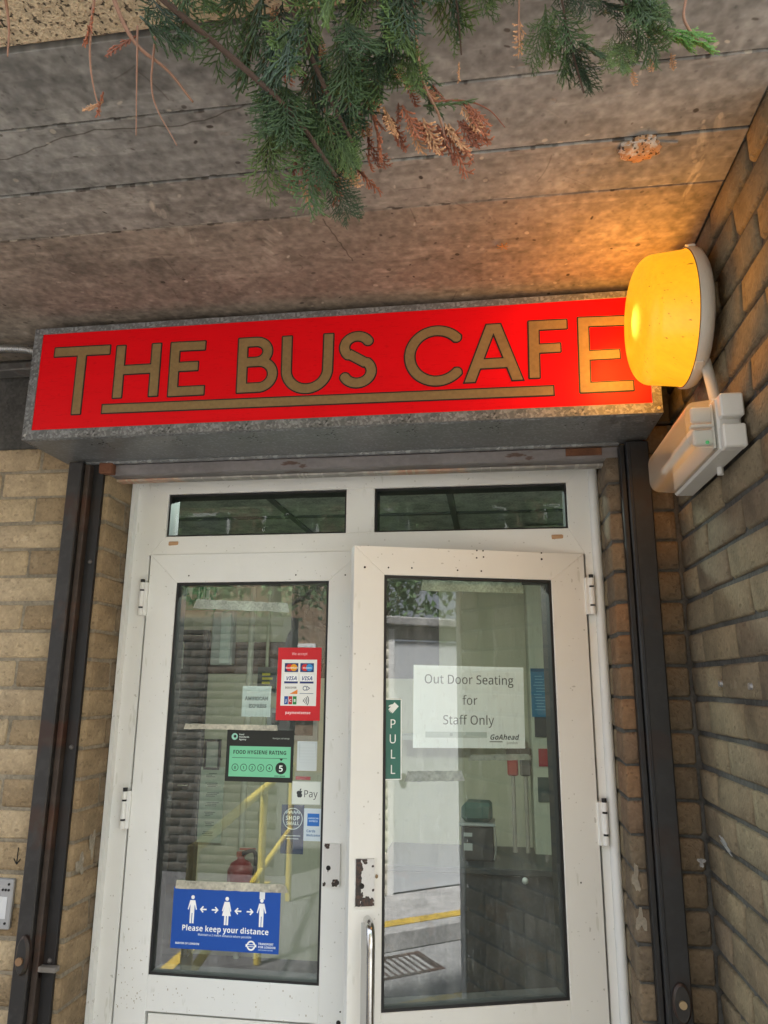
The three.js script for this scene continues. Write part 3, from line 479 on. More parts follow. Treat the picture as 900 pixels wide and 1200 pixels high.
{
  const grey = mat([0.6, 0.59, 0.57], 0.5, { map: paintMap });
  const t = thing('conduit', 'short white pipe joining the amber lamp to the emergency light below', 'conduit', [RX, 2.18, 0.42]);
  part('pipe', tube([[0.633, 2.29, 0.40], [0.633, 2.25, 0.415], [0.633, 2.165, 0.445]], 0.0105, 16, 12), grey, t);
  part('gland', merge([metricUV(cyl(0.0145, 0.0145, 0.018, 6).translate(0.633, 2.178, 0.444))]), whiteLeaf, t);
}
{
  const t = thing('emergency_light', 'white emergency light with clear ribbed cover on the side wall', 'emergency light', [RX, 2.06, 0.35]);
  const body = mat([0.72, 0.71, 0.69], 0.4, { map: paintMap }), P = (n, g, m, x, y, z) => part(n, g, m, t, x, y, z);
  const clear = new THREE.MeshPhysicalMaterial({ color: lin(0.90, 0.90, 0.88), roughness: 0.42, transmission: 1, thickness: 0, ior: 1.5 });
  P('housing', cbox(0.042, 0.102, 0.335, 0.004), body, 0.629, 2.118, 0.345);
  for (const y of [2.1465, 2.0885]) P('mounting_tab', cbox(0.040, 0.044, 0.022, 0.003), body, 0.630, y, 0.5225);
  // cover: rounded trough along z
  const s = new THREE.Shape(); s.moveTo(0, -0.047); s.lineTo(-0.038, -0.043); s.quadraticCurveTo(-0.052, -0.04, -0.054, -0.02); s.lineTo(-0.054, 0.02); s.quadraticCurveTo(-0.052, 0.04, -0.038, 0.043); s.lineTo(0, 0.047); s.lineTo(0, -0.047);
  const cg = new THREE.ExtrudeGeometry(s, { depth: 0.318, bevelEnabled: false, curveSegments: 8 });
  P('cover', cg, clear, 0.6075, 2.118, 0.192);
  P('reflector', cbox(0.004, 0.084, 0.30, 0.001), mat([0.78, 0.78, 0.77], 0.35), 0.6045, 2.118, 0.35);
  P('tube_lamp', (() => { const g = cyl(0.008, 0.008, 0.27, 12); g.rotateX(Math.PI / 2); return g; })(), mat([0.85, 0.85, 0.84], 0.3), 0.584, 2.118, 0.345);
  P('end_fitting', merge([cbox(0.036, 0.03, 0.012, 0.003).translate(0.585, 2.14, 0.497), cbox(0.036, 0.03, 0.012, 0.003).translate(0.585, 2.096, 0.497), cbox(0.04, 0.006, 0.014, 0.001).translate(0.585, 2.118, 0.497)]), mat([0.7, 0.69, 0.67], 0.3, { metalness: 0.3 }), 0, 0, 0);
  P('indicator', new THREE.SphereGeometry(0.0035, 10, 8), mat([0.02, 0.4, 0.12], 0.3, { emissive: lin(0.02, 0.6, 0.15), emissiveIntensity: 0.05 }), 0.59, 2.085, 0.505);
  P('screw_boss', cyl(0.006, 0.006, 0.02, 10), body, 0.64, 2.062, 0.4);
}
{ // flexible conduit left of the sign
  const t = thing('flexible_conduit', 'ribbed metal conduit with bracket, running into the sign from the left', 'conduit', [-1.1, 2.5, 0.1]);
  const path = new THREE.CatmullRomCurve3([V(-1.35, 2.557, 0.13), V(-1.12, 2.556, 0.13), V(-1.04, 2.545, 0.125), V(-0.995, 2.52, 0.115), V(-0.975, 2.5, 0.11)]), r = [];
  part('hose', tube(path.getPoints(12), 0.0105, 40, 12), alloy, t);
  for (let i = 0; i <= 60; i++) { const g = new THREE.TorusGeometry(0.0108, 0.0016, 5, 12), p = path.getPointAt(i / 60), d = path.getTangentAt(i / 60); g.lookAt(d); g.translate(p.x, p.y, p.z); r.push(metricUV(g)); }
  part('rib', merge(r), alloy, t);
  part('bracket', merge([cbox(0.25, 0.006, 0.05, 0.001).translate(-1.18, 2.52, 0.05), cbox(0.25, 0.045, 0.006, 0.001).translate(-1.18, 2.54, 0.026)]), mat([0.23, 0.22, 0.21], 0.6, { map: steelMap, metalness: 0.3 }), t);
  part('clip', tube([[-1.2, 2.57, 0.1], [-1.2, 2.545, 0.112], [-1.2, 2.54, 0.13], [-1.2, 2.545, 0.148], [-1.2, 2.57, 0.16]], 0.003, 14, 6), alloy, t);
}
{ // keypad at the left edge
  const t = thing('entry_keypad', 'small grey metal entry panel on tan bricks at the left edge', 'entry panel', [-1.037, 1.07, 0.0]);
  part('plate', cbox(0.09, 0.115, 0.012, 0.0025), mat([0.4, 0.4, 0.41], 0.4, { metalness: 0.5, map: paintMap }), t, -1.038, 1.118, 0.008);
  for (const [x, y] of [[-1.005, 1.163], [-1.005, 1.075], [-1.012, 1.15], [-1.004, 1.15], [-1.02, 1.15]]) { const g = cyl(0.003, 0.003, 0.003, 10); g.rotateX(Math.PI / 2); part('screw', g, holeMat, t, x, y, 0.014); }
  part('label_strip', cbox(0.05, 0.05, 0.001, 0.0003), mat([0.62, 0.62, 0.63], 0.5), t, -1.03, 1.11, 0.0146);
}
{ // mortar blob and caught leaf on the soffit
  const g = new THREE.SphereGeometry(1, 26, 14), p = g.attributes.position, r = rng(8);
  for (let i = 0; i < p.count; i++) { const q = V().fromBufferAttribute(p, i), n = 1 + 0.22 * (vn(q.x * 2.2 + 7, q.z * 2.2 + 7, 64, 64, 5) - 0.5) + 0.35 * (vn(q.x * 6 + 9, q.z * 6 + 9, 64, 64, 6) - 0.5); p.setXYZ(i, q.x * n * 0.036, q.y * n * 0.009, q.z * n * 0.03); }
  g.computeVertexNormals();
  const rm = tex(256, 0.08, (u, v) => { const a = fbm(u, v, 10, 4, 171), b = smooth(0.5, 0.62, fbm(u, v, 7, 4, 173)), c = smooth(0.66, 0.7, fbm(u, v, 16, 2, 175)); const k = 0.45 + 0.5 * a; const m = [k * (0.85 + 0.15 * b), k * (0.5 + 0.4 * b), k * (0.28 + 0.55 * b)]; return m.map((x) => x * (1 - 0.75 * c)); });
  const gg = metricUV(g); const o = sheetThing('mortar_patch', 'rust stained lump of mortar stuck on the concrete soffit near the lamp', 'mortar patch', toCreasedNormals(gg, 1.2), mat([0.75, 0.72, 0.68], 0.95, { map: rm, bumpMap: rm, bumpScale: 0.004 }), [0.476, SY - 0.001, 0.668]);
  const l = sheetThing('mortar_flake', 'pale triangular flake beside the rust stained lump on the soffit', 'mortar flake', slab([[-0.014, -0.01], [0.02, 0.006], [-0.012, 0.012]], 0.003, 0.0006), mat([0.45, 0.42, 0.38], 0.95, { map: grain }), [0.52, SY - 0.002, 0.668]); l.rotation.x = Math.PI / 2;
  const lf = []; for (let k = 0; k < 7; k++) { const a = k * 0.9, L = 0.01 + 0.006 * r(); lf.push(metricUV(tube([[0, 0, 0], [Math.cos(a) * L * 0.5, -0.003, Math.sin(a) * L * 0.5], [Math.cos(a) * L, -0.001, Math.sin(a) * L]], 0.0012, 5, 5))); }
  sheetThing('dead_leaf', 'tiny dry orange leaf sprig caught in cobweb on the soffit above the sign', 'dead leaf', merge(lf), mat([0.42, 0.19, 0.07], 0.9), [0.24, SY - 0.004, 0.405]);
}
function splat(seed, w, h, d = 0.0016) { const r = rng(seed), p = [], n = 22, b = [r() * 6, r() * 6]; for (let i = 0; i < n; i++) { const a = (i / n) * 6.2832, k = 0.72 + 0.22 * Math.sin(3 * a + b[0]) + 0.16 * Math.sin(5 * a + b[1]) + 0.14 * (r() - 0.5); p.push([Math.cos(a) * w * 0.5 * k, Math.sin(a) * h * 0.5 * k]); } return slab(p, d, 0.0003); }
{ // old paint, plaster and chalk on the bricks
  const cream = mat([0.62, 0.54, 0.42], 0.9, { map: grain }), pale = mat([0.66, 0.66, 0.66], 0.85, { map: at(grain, 0.05) });
  const R = (o, y) => { o.rotation.y = y; return o; };
  R(sheetThing('plaster_smear', 'cream plaster smear on the left door reveal at handle height', 'plaster smear', splat(3, 0.05, 0.06), cream, [-0.848, 1.205, -0.035]), Math.PI / 2);
  R(sheetThing('plaster_smear', 'small cream plaster chip inside the left reveal, just above the larger smear', 'plaster smear', splat(4, 0.035, 0.075), cream, [-0.848, 1.245, -0.085]), Math.PI / 2);
  sheetThing('plaster_smear', 'upper of two cream plaster chips on the brick edge right of the doors', 'plaster smear', splat(5, 0.02, 0.075), cream, [0.5, 1.235, 0.001]);
  sheetThing('plaster_smear', 'lower, wider of two cream plaster chips right of the doors', 'plaster smear', splat(6, 0.032, 0.05), cream, [0.505, 1.15, 0.001]);
  sheetThing('paint_blob', 'white paint blob on the brick in the right corner', 'paint blob', splat(7, 0.02, 0.026, 0.003), pale, [0.642, 1.275, 0.002]);
  R(sheetThing('chalk_mark', 'pale chalk scribble on the side wall brick at handle height', 'chalk mark', merge([tube([[-0.035, 0.006, 0], [0, -0.004, 0], [0.03, -0.012, 0]], 0.0018, 8, 5), tube([[-0.03, -0.002, 0], [0.005, -0.011, 0], [0.036, -0.018, 0]], 0.0016, 8, 5), tube([[-0.02, 0.006, 0], [0.01, -0.002, 0]], 0.0014, 6, 5)]), pale, [RX - 0.0006, 1.345, 0.15]), -Math.PI / 2);
  sheetThing('drawn_arrow', 'faint dark arrow pointing down, scratched on the tan brick above the entry panel', 'arrow', merge([tube([[0, 0.02, 0], [0, -0.018, 0]], 0.0012, 4, 5), tube([[-0.009, -0.006, 0], [0, -0.019, 0]], 0.0012, 4, 5), tube([[0.009, -0.006, 0], [0, -0.019, 0]], 0.0012, 4, 5)]), holeMat, [-1.0, 1.225, 0.0005]);
}
{ // wall plugs on the side wall
  [[1.66, 0.225, 'round metal wall plug in the side wall brick, nearer the corner'], [1.655, 0.40, 'round metal wall plug in the side wall brick, at the right edge']].forEach(([y, z, l]) => { const g = cyl(0.006, 0.0068, 0.006, 14); g.rotateZ(Math.PI / 2); sheetThing('wall_plug', l, 'wall plug', g, mat([0.4, 0.4, 0.42], 0.35, { metalness: 0.7 }), [RX - 0.002, y, z]); });
}

// ---------------------------------------------------------------- notices in the doors
const PL = ZF + 0.004 + GZ;          // plane of the left glass
function notice(name, label, cat, x0, x1, y0, y1, z, px, draw, rough = 0.6) {
  const w = x1 - x0, h = y1 - y0, t = canvasTex(px, Math.round((px * h) / w), draw);
  return sheetThing(name, label, cat, new THREE.BoxGeometry(w, h, 0.0008), mat([1, 1, 1], rough, { map: t }), [(x0 + x1) / 2, (y0 + y1) / 2, z]);
}
const T = (g, s, x, y, size, col, align = 'center', font = 'sans-serif', wgt = '') => { g.font = `${wgt} ${size}px ${font}`; g.fillStyle = col; g.textAlign = align; g.textBaseline = 'middle'; g.fillText(s, x, y); };
const IN = PL - 0.003, OUT = PL + 0.0012;
{
  notice('distance_notice', 'blue notice with three white figures and arrows, low in the left door', 'notice', -0.645, -0.357, 0.988, 1.132, OUT, 1024, (g, w, h) => {
    g.fillStyle = '#0f4fae'; g.fillRect(0, 0, w, h); g.fillStyle = '#fff';
    const man = (x, y, s, dress) => { g.beginPath(); g.arc(x, y, 17 * s, 0, 7); g.fill(); g.beginPath(); g.moveTo(x - 24 * s, y + 24 * s); g.lineTo(x + 24 * s, y + 24 * s); g.lineTo(x + 44 * s, y + 100 * s); g.lineTo(x + 34 * s, y + 105 * s); g.lineTo(x + 20 * s, y + 60 * s); if (dress) { g.lineTo(x + 42 * s, y + 140 * s); g.lineTo(x - 42 * s, y + 140 * s); } else { g.lineTo(x + 20 * s, y + 130 * s); g.lineTo(x - 20 * s, y + 130 * s); } g.lineTo(x - 20 * s, y + 60 * s); g.lineTo(x - 34 * s, y + 105 * s); g.lineTo(x - 44 * s, y + 100 * s); g.fill(); g.fillRect(x - 20 * s, y + 120 * s, 17 * s, 95 * s); g.fillRect(x + 3 * s, y + 120 * s, 17 * s, 95 * s); };
    man(190, 80, 1.02); man(520, 80, 1.02, true); man(850, 80, 1.02);
    const arrow = (x, y, d) => { g.lineWidth = 13; g.strokeStyle = '#fff'; g.beginPath(); g.moveTo(x - 28 * d, y); g.lineTo(x + 28 * d, y); g.moveTo(x + 4 * d, y - 25); g.lineTo(x + 29 * d, y); g.lineTo(x + 4 * d, y + 25); g.stroke(); };
    arrow(300, 178, -1); arrow(405, 178, 1); arrow(632, 178, -1); arrow(738, 178, 1);
    T(g, 'Please keep your distance', 512, 338, 66, '#fff', 'center', 'sans-serif', 'bold'); T(g, 'Maintain a 2 metre distance where possible', 512, 388, 26, '#fff');
    T(g, 'MAYOR OF LONDON', 45, 468, 24, '#fff', 'left', 'sans-serif', 'bold');
    g.lineWidth = 15; g.strokeStyle = '#fff'; g.beginPath(); g.arc(765, 455, 34, 0, 7); g.stroke(); g.fillStyle = '#fff'; g.fillRect(714, 444, 102, 22); g.fillStyle = '#0f4fae'; g.fillRect(733, 450, 64, 10);
    T(g, 'TRANSPORT', 832, 436, 25, '#fff', 'left', 'sans-serif', 'bold'); T(g, 'FOR LONDON', 832, 462, 25, '#fff', 'left', 'sans-serif', 'bold'); T(g, 'EVERY JOURNEY MATTERS', 832, 486, 12, '#fff', 'left');
  });
  notice('white_tab', 'small white paper tab above the right figure on the blue notice', 'paper tab', -0.412, -0.398, 1.113, 1.131, PL + 0.0028, 64, (g, w, h) => { g.fillStyle = '#eceff2'; g.fillRect(0, 0, w, h); });
  notice('card_payment_notice', 'red notice with a white panel of payment card logos in the left door', 'notice', -0.389, -0.267, 1.556, 1.749, OUT, 512, (g, w, h) => {
    g.fillStyle = '#d81f2a'; g.fillRect(0, 0, w, h); T(g, 'We accept', w / 2, 70, 40, '#ffd9d9'); g.fillStyle = '#f4f3ef'; g.fillRect(48, 135, w - 96, 515);
    const c = (x, y, col) => { g.fillStyle = col; g.fillRect(x, y, 160, 100); };
    c(84, 175, '#23356b'); g.fillStyle = '#e0232b'; g.beginPath(); g.arc(140, 225, 40, 0, 7); g.fill(); g.fillStyle = '#f2a31d'; g.beginPath(); g.arc(192, 225, 40, 0, 7); g.fill(); T(g, 'MasterCard', 166, 228, 26, '#fff', 'center', 'sans-serif', 'bold');
    c(268, 175, '#123a7c'); g.fillStyle = '#d9302c'; g.beginPath(); g.arc(324, 225, 40, 0, 7); g.fill(); g.fillStyle = '#3d9be0'; g.beginPath(); g.arc(376, 225, 40, 0, 7); g.fill(); T(g, 'Maestro', 350, 228, 26, '#fff', 'center', 'sans-serif', 'bold');
    for (const x of [84, 268]) { g.fillStyle = '#fff'; g.fillRect(x, 300, 160, 96); g.fillStyle = '#1c2f6f'; g.fillRect(x, 380, 160, 22); T(g, 'VISA', x + 80, 345, 60, '#1c2f7a', 'center', 'sans-serif', 'bold italic'); }
    T(g, 'DISCOVER', 164, 450, 28, '#55483f', 'center', 'sans-serif', 'bold'); g.fillStyle = '#ef8a2b'; g.beginPath(); g.moveTo(244, 470); g.lineTo(244, 520); g.lineTo(150, 520); g.fill();
    g.strokeStyle = '#27456e'; g.lineWidth = 7; g.beginPath(); g.arc(330, 455, 22, 0, 7); g.stroke(); g.beginPath(); g.moveTo(350, 430); g.lineTo(385, 455); g.lineTo(350, 480); g.stroke(); g.fillStyle = '#6c7d95'; g.fillRect(270, 510, 160, 6);
    ['#1b4da0', '#c2272d', '#2c8a46'].forEach((k, i) => { g.fillStyle = k; g.fillRect(92 + i * 50, 545, 44, 90); T(g, 'JCB'[i], 114 + i * 50, 592, 42, '#fff', 'center', 'sans-serif', 'bold'); });
    g.strokeStyle = '#2e3640'; g.lineWidth = 8; for (let i = 0; i < 4; i++) { g.beginPath(); g.arc(300, 592, 18 + i * 20, -0.7, 0.7); g.stroke(); }
    T(g, 'paymentsense', w / 2, 725, 42, '#ffe3e3', 'center', 'sans-serif', 'bold');
  });
  notice('hygiene_rating', 'black and green food hygiene rating sticker showing 5, middle of left door', 'sticker', -0.523, -0.336, 1.397, 1.53, OUT, 768, (g, w, h) => {
    g.fillStyle = '#20231f'; g.fillRect(0, 0, w, h); g.fillStyle = '#7fd3a8'; g.fillRect(38, 175, w - 70, 320); g.fillStyle = '#9fd7c4'; g.beginPath(); g.arc(88, 75, 36, 0, 7); g.fill(); g.fillStyle = '#20231f'; g.beginPath(); g.arc(92, 72, 16, 0, 7); g.fill();
    ['Food', 'Standards', 'Agency'].forEach((s, i) => T(g, s, 140, 52 + i * 26, 24, '#dfe8e2', 'left', 'sans-serif', 'bold')); T(g, 'food.gov.uk/ratings', w - 50, 88, 22, '#c9d3cc', 'right');
    T(g, 'FOOD HYGIENE RATING', w / 2, 238, 54, '#16241d', 'center', 'sans-serif', 'bold'); g.fillStyle = '#16241d'; g.fillRect(70, 296, w - 140, 4);
    for (let i = 0; i < 5; i++) { g.strokeStyle = '#1d3b2c'; g.lineWidth = 6; g.beginPath(); g.arc(110 + i * 98, 400, 36, 0, 7); g.stroke(); T(g, String(i), 110 + i * 98, 402, 42, '#1d3b2c', 'center', 'sans-serif', 'bold'); }
    g.fillStyle = '#16241d'; g.beginPath(); g.arc(632, 400, 62, 0, 7); g.fill(); T(g, '5', 632, 402, 90, '#f3fff8', 'center', 'sans-serif', 'bold'); g.beginPath(); g.moveTo(612, 300); g.lineTo(652, 300); g.lineTo(632, 326); g.fillStyle = '#16241d'; g.fill(); T(g, 'VERY GOOD', 622, 482, 22, '#1d3b2c', 'center', 'sans-serif', 'bold');
  });
  notice('phone_pay_sticker', 'white rounded contactless payment sticker with fruit logo and word Pay', 'sticker', -0.337, -0.259, 1.344, 1.402, OUT, 384, (g, w, h) => {
    g.fillStyle = '#dfe6df'; g.fillRect(0, 0, w, h); g.strokeStyle = '#c4cdc6'; g.lineWidth = 8; g.strokeRect(4, 4, w - 8, h - 8); const x = 105, y = h / 2 + 8; g.fillStyle = '#33393c'; g.beginPath(); g.arc(x - 14, y - 6, 26, 0, 7); g.arc(x + 14, y - 6, 26, 0, 7); g.fill(); g.beginPath(); g.ellipse(x - 9, y + 20, 24, 30, 0.2, 0, 7); g.ellipse(x + 9, y + 20, 24, 30, -0.2, 0, 7); g.fill(); g.fillStyle = '#dfe6df'; g.beginPath(); g.arc(x + 42, y - 4, 18, 0, 7); g.fill(); g.fillStyle = '#33393c'; g.beginPath(); g.ellipse(x + 10, y - 46, 8, 17, 0.6, 0, 7); g.fill(); T(g, 'Pay', 250, y + 2, 118, '#4a5054');
  });
  notice('blank_label', 'plain white label above the payment sticker in the left door', 'label', -0.326, -0.272, 1.428, 1.503, OUT, 128, (g, w, h) => { g.fillStyle = '#cfd8da'; g.fillRect(0, 0, w, h); g.strokeStyle = '#b8c2c5'; for (let i = 0; i < 6; i++) g.strokeRect(8 + i * 2, 10, w - 20, 30 + i * 18); });
  notice('red_label', 'thin red strip label above the payment sticker', 'label', -0.329, -0.289, 1.4045, 1.413, IN - 0.001, 96, (g, w, h) => { g.fillStyle = '#b8323c'; g.fillRect(0, 0, w, h); });
  notice('blue_card_sticker', 'small white sticker with a blue card logo at the glass edge', 'sticker', -0.302, -0.255, 1.256, 1.335, OUT, 192, (g, w, h) => { g.fillStyle = '#cfdde6'; g.fillRect(0, 0, w, h); g.fillStyle = '#2a72c8'; g.fillRect(38, 50, 130, 125); T(g, 'AMERICAN', 103, 98, 22, '#cfe2f6', 'center', 'sans-serif', 'bold'); T(g, 'EXPRESS', 103, 126, 24, '#cfe2f6', 'center', 'sans-serif', 'bold'); T(g, 'Cards', 30, 225, 36, '#3b6ba0', 'left', 'sans-serif', 'bold'); T(g, 'Welcome', 30, 266, 34, '#3b6ba0', 'left', 'sans-serif', 'bold'); });
  notice('round_stamp_sticker', 'dark blue sticker with a round white OPEN SHOP SMALL emblem', 'sticker', -0.364, -0.303, 1.222, 1.342, IN - 0.0012, 256, (g, w, h) => { g.fillStyle = '#26365c'; g.fillRect(0, 0, w, h); g.strokeStyle = '#e6ecf4'; g.lineWidth = 8; g.beginPath(); g.arc(w / 2, 145, 108, 0, 7); g.stroke(); g.fillStyle = '#dde5f0'; for (let i = 0; i < 9; i++) g.fillRect(48 + i * 18, 70 - 10 * (i % 2), 12, 26); T(g, 'SHOP', w / 2, 138, 62, '#eef3fa', 'center', 'sans-serif', 'bold'); T(g, 'SMALL', w / 2, 192, 48, '#eef3fa', 'center', 'sans-serif', 'bold'); g.fillStyle = '#dde5f0'; g.fillRect(40, 315, 180, 8); g.fillRect(60, 345, 140, 8); });
  notice('card_name_notice', 'white sheet with two lines of outlined capitals beside the red notice', 'notice', -0.487, -0.406, 1.564, 1.645, IN, 256, (g, w, h) => { g.fillStyle = '#dbe4e4'; g.fillRect(0, 0, w, h); g.font = 'bold 40px sans-serif'; g.textAlign = 'center'; g.strokeStyle = '#50575a'; g.lineWidth = 3; g.strokeText('AMERICAN', w / 2, 118, 236); g.strokeText('EXPRESS', w / 2 + 12, 180, 200); });
}
// strips of old sticky tape
const tapeMat = mat([0.74, 0.70, 0.57], 0.6, { map: mortarMap }), tapeClear = mat([0.72, 0.78, 0.70], 0.5, { map: at(mortarMap, 0.2), transparent: true, opacity: 0.62 });
function ragged(w, h, seed) { const r = rng(seed), p = []; const n = 18; for (let i = 0; i <= n; i++) p.push([-w / 2 + (w * i) / n, -h / 2 + (r() - 0.5) * h * 0.09]); for (let i = 0; i <= n; i++) p.push([w / 2 - (w * i) / n - (i === n ? -0.003 : 0), h / 2 + (r() - 0.5) * h * 0.08]); p[0][0] -= r() * 0.008; p[n][0] += r() * 0.01; return slab(p, 0.0008, 0.0001); }
sheetThing('tape_strip', 'cream strip of old tape above the food hygiene sticker', 'tape', ragged(0.262, 0.014, 1), tapeMat, [-0.516, 1.536, PL + 0.002]);
{ const o = sheetThing('tape_strip', 'wide cream strip of old tape along the top of the blue notice', 'tape', ragged(0.295, 0.02, 2), tapeMat, [-0.494, 1.1395, PL + 0.0032]); o.rotation.z = 0.006; }
{ const o = sheetThing('tape_residue', 'pale smear of old tape near the top of the left door glass', 'tape', ragged(0.27, 0.026, 3), tapeClear, [-0.504, 1.866, PL + 0.002]); o.rotation.z = -0.05; }
onLeaf(sheetThing('tape_residue', 'pale green strip of old tape across the top of the right door glass', 'tape', ragged(0.268, 0.028, 4), mat([0.50, 0.64, 0.50], 0.5, { map: at(mortarMap, 0.25), transparent: true, opacity: 0.72 }), [0, 0, 0]), 0.304424, 1.9001, GZ + 0.002);
onLeaf(sheetThing('tape_strip', 'pale strip of tape low beside the word sign on the right door glass', 'tape', ragged(0.135, 0.024, 5), mat([0.62, 0.68, 0.66], 0.5, { transparent: true, opacity: 0.6, map: mortarMap }), [0, 0, 0]), 0.408492, 1.4381, GZ + 0.002);
onLeaf(sheetThing('tape_strip', 'green tinted strip of tape just below the paper notice, right door', 'tape', ragged(0.15, 0.014, 6), mat([0.38, 0.45, 0.38], 0.5, { transparent: true, opacity: 0.6, map: mortarMap }), [0, 0, 0]), 0.24315, 1.48, GZ + 0.002);
{
  const o = notice('paper_notice', 'white paper reading Out Door Seating for Staff Only, inside right door glass', 'notice', -0.143, 0.143, -0.0987, 0.0987, 0, 1024, (g, w, h) => {
    g.fillStyle = '#f3f6f8'; g.fillRect(0, 0, w, h); T(g, 'Out Door Seating', w / 2, 120, 108, '#35393d'); T(g, 'for', w / 2 + 5, 300, 108, '#35393d'); T(g, 'Staff Only', w / 2 - 10, 470, 108, '#35393d');
    T(g, 'GoAhead', w - 195, 612, 62, '#2c3034', 'center', 'sans-serif', 'bold italic'); g.fillStyle = '#2c3034'; g.fillRect(w - 330, 648, 120, 7); T(g, 'London', w - 120, 660, 30, '#6a7074');
    g.fillStyle = '#c3cac8'; g.fillRect(110, 570, 560, 50); g.fillStyle = '#9a9f9c'; g.fillRect(330, 580, 26, 26);
  });
  onLeaf(o, 0.315122, 1.6001, GZ - 0.006); o.rotation.z = -0.012;
  const p = notice('pull_sign', 'narrow green sign reading PULL with a white hand, on the right door', 'sign', -0.0219, 0.0219, -0.0939, 0.0939, 0, 160, (g, w, h) => {
    g.fillStyle = '#eef2ee'; g.fillRect(0, 0, w, h); g.fillStyle = '#11695a'; g.fillRect(9, 9, w - 18, h - 18); [...'PULL'].forEach((c, i) => T(g, c, w / 2, 215 + i * 128, 104, '#f4f8f5', 'center', 'sans-serif'));
    g.save(); g.translate(w / 2, 84); g.rotate(0.75); g.fillStyle = '#f4f8f5'; g.fillRect(-26, -50, 52, 62); for (let i = 0; i < 4; i++) { g.beginPath(); g.ellipse(-19 + i * 13, 18, 7, 24 - Math.abs(i - 1.3) * 4, 0, 0, 7); g.fill(); } g.beginPath(); g.ellipse(-30, -8, 8, 24, 0.5, 0, 7); g.fill(); g.restore();
  }, 0.4);
  onLeaf(p, 0.510615, 1.5247, GZ + 0.0015);
}

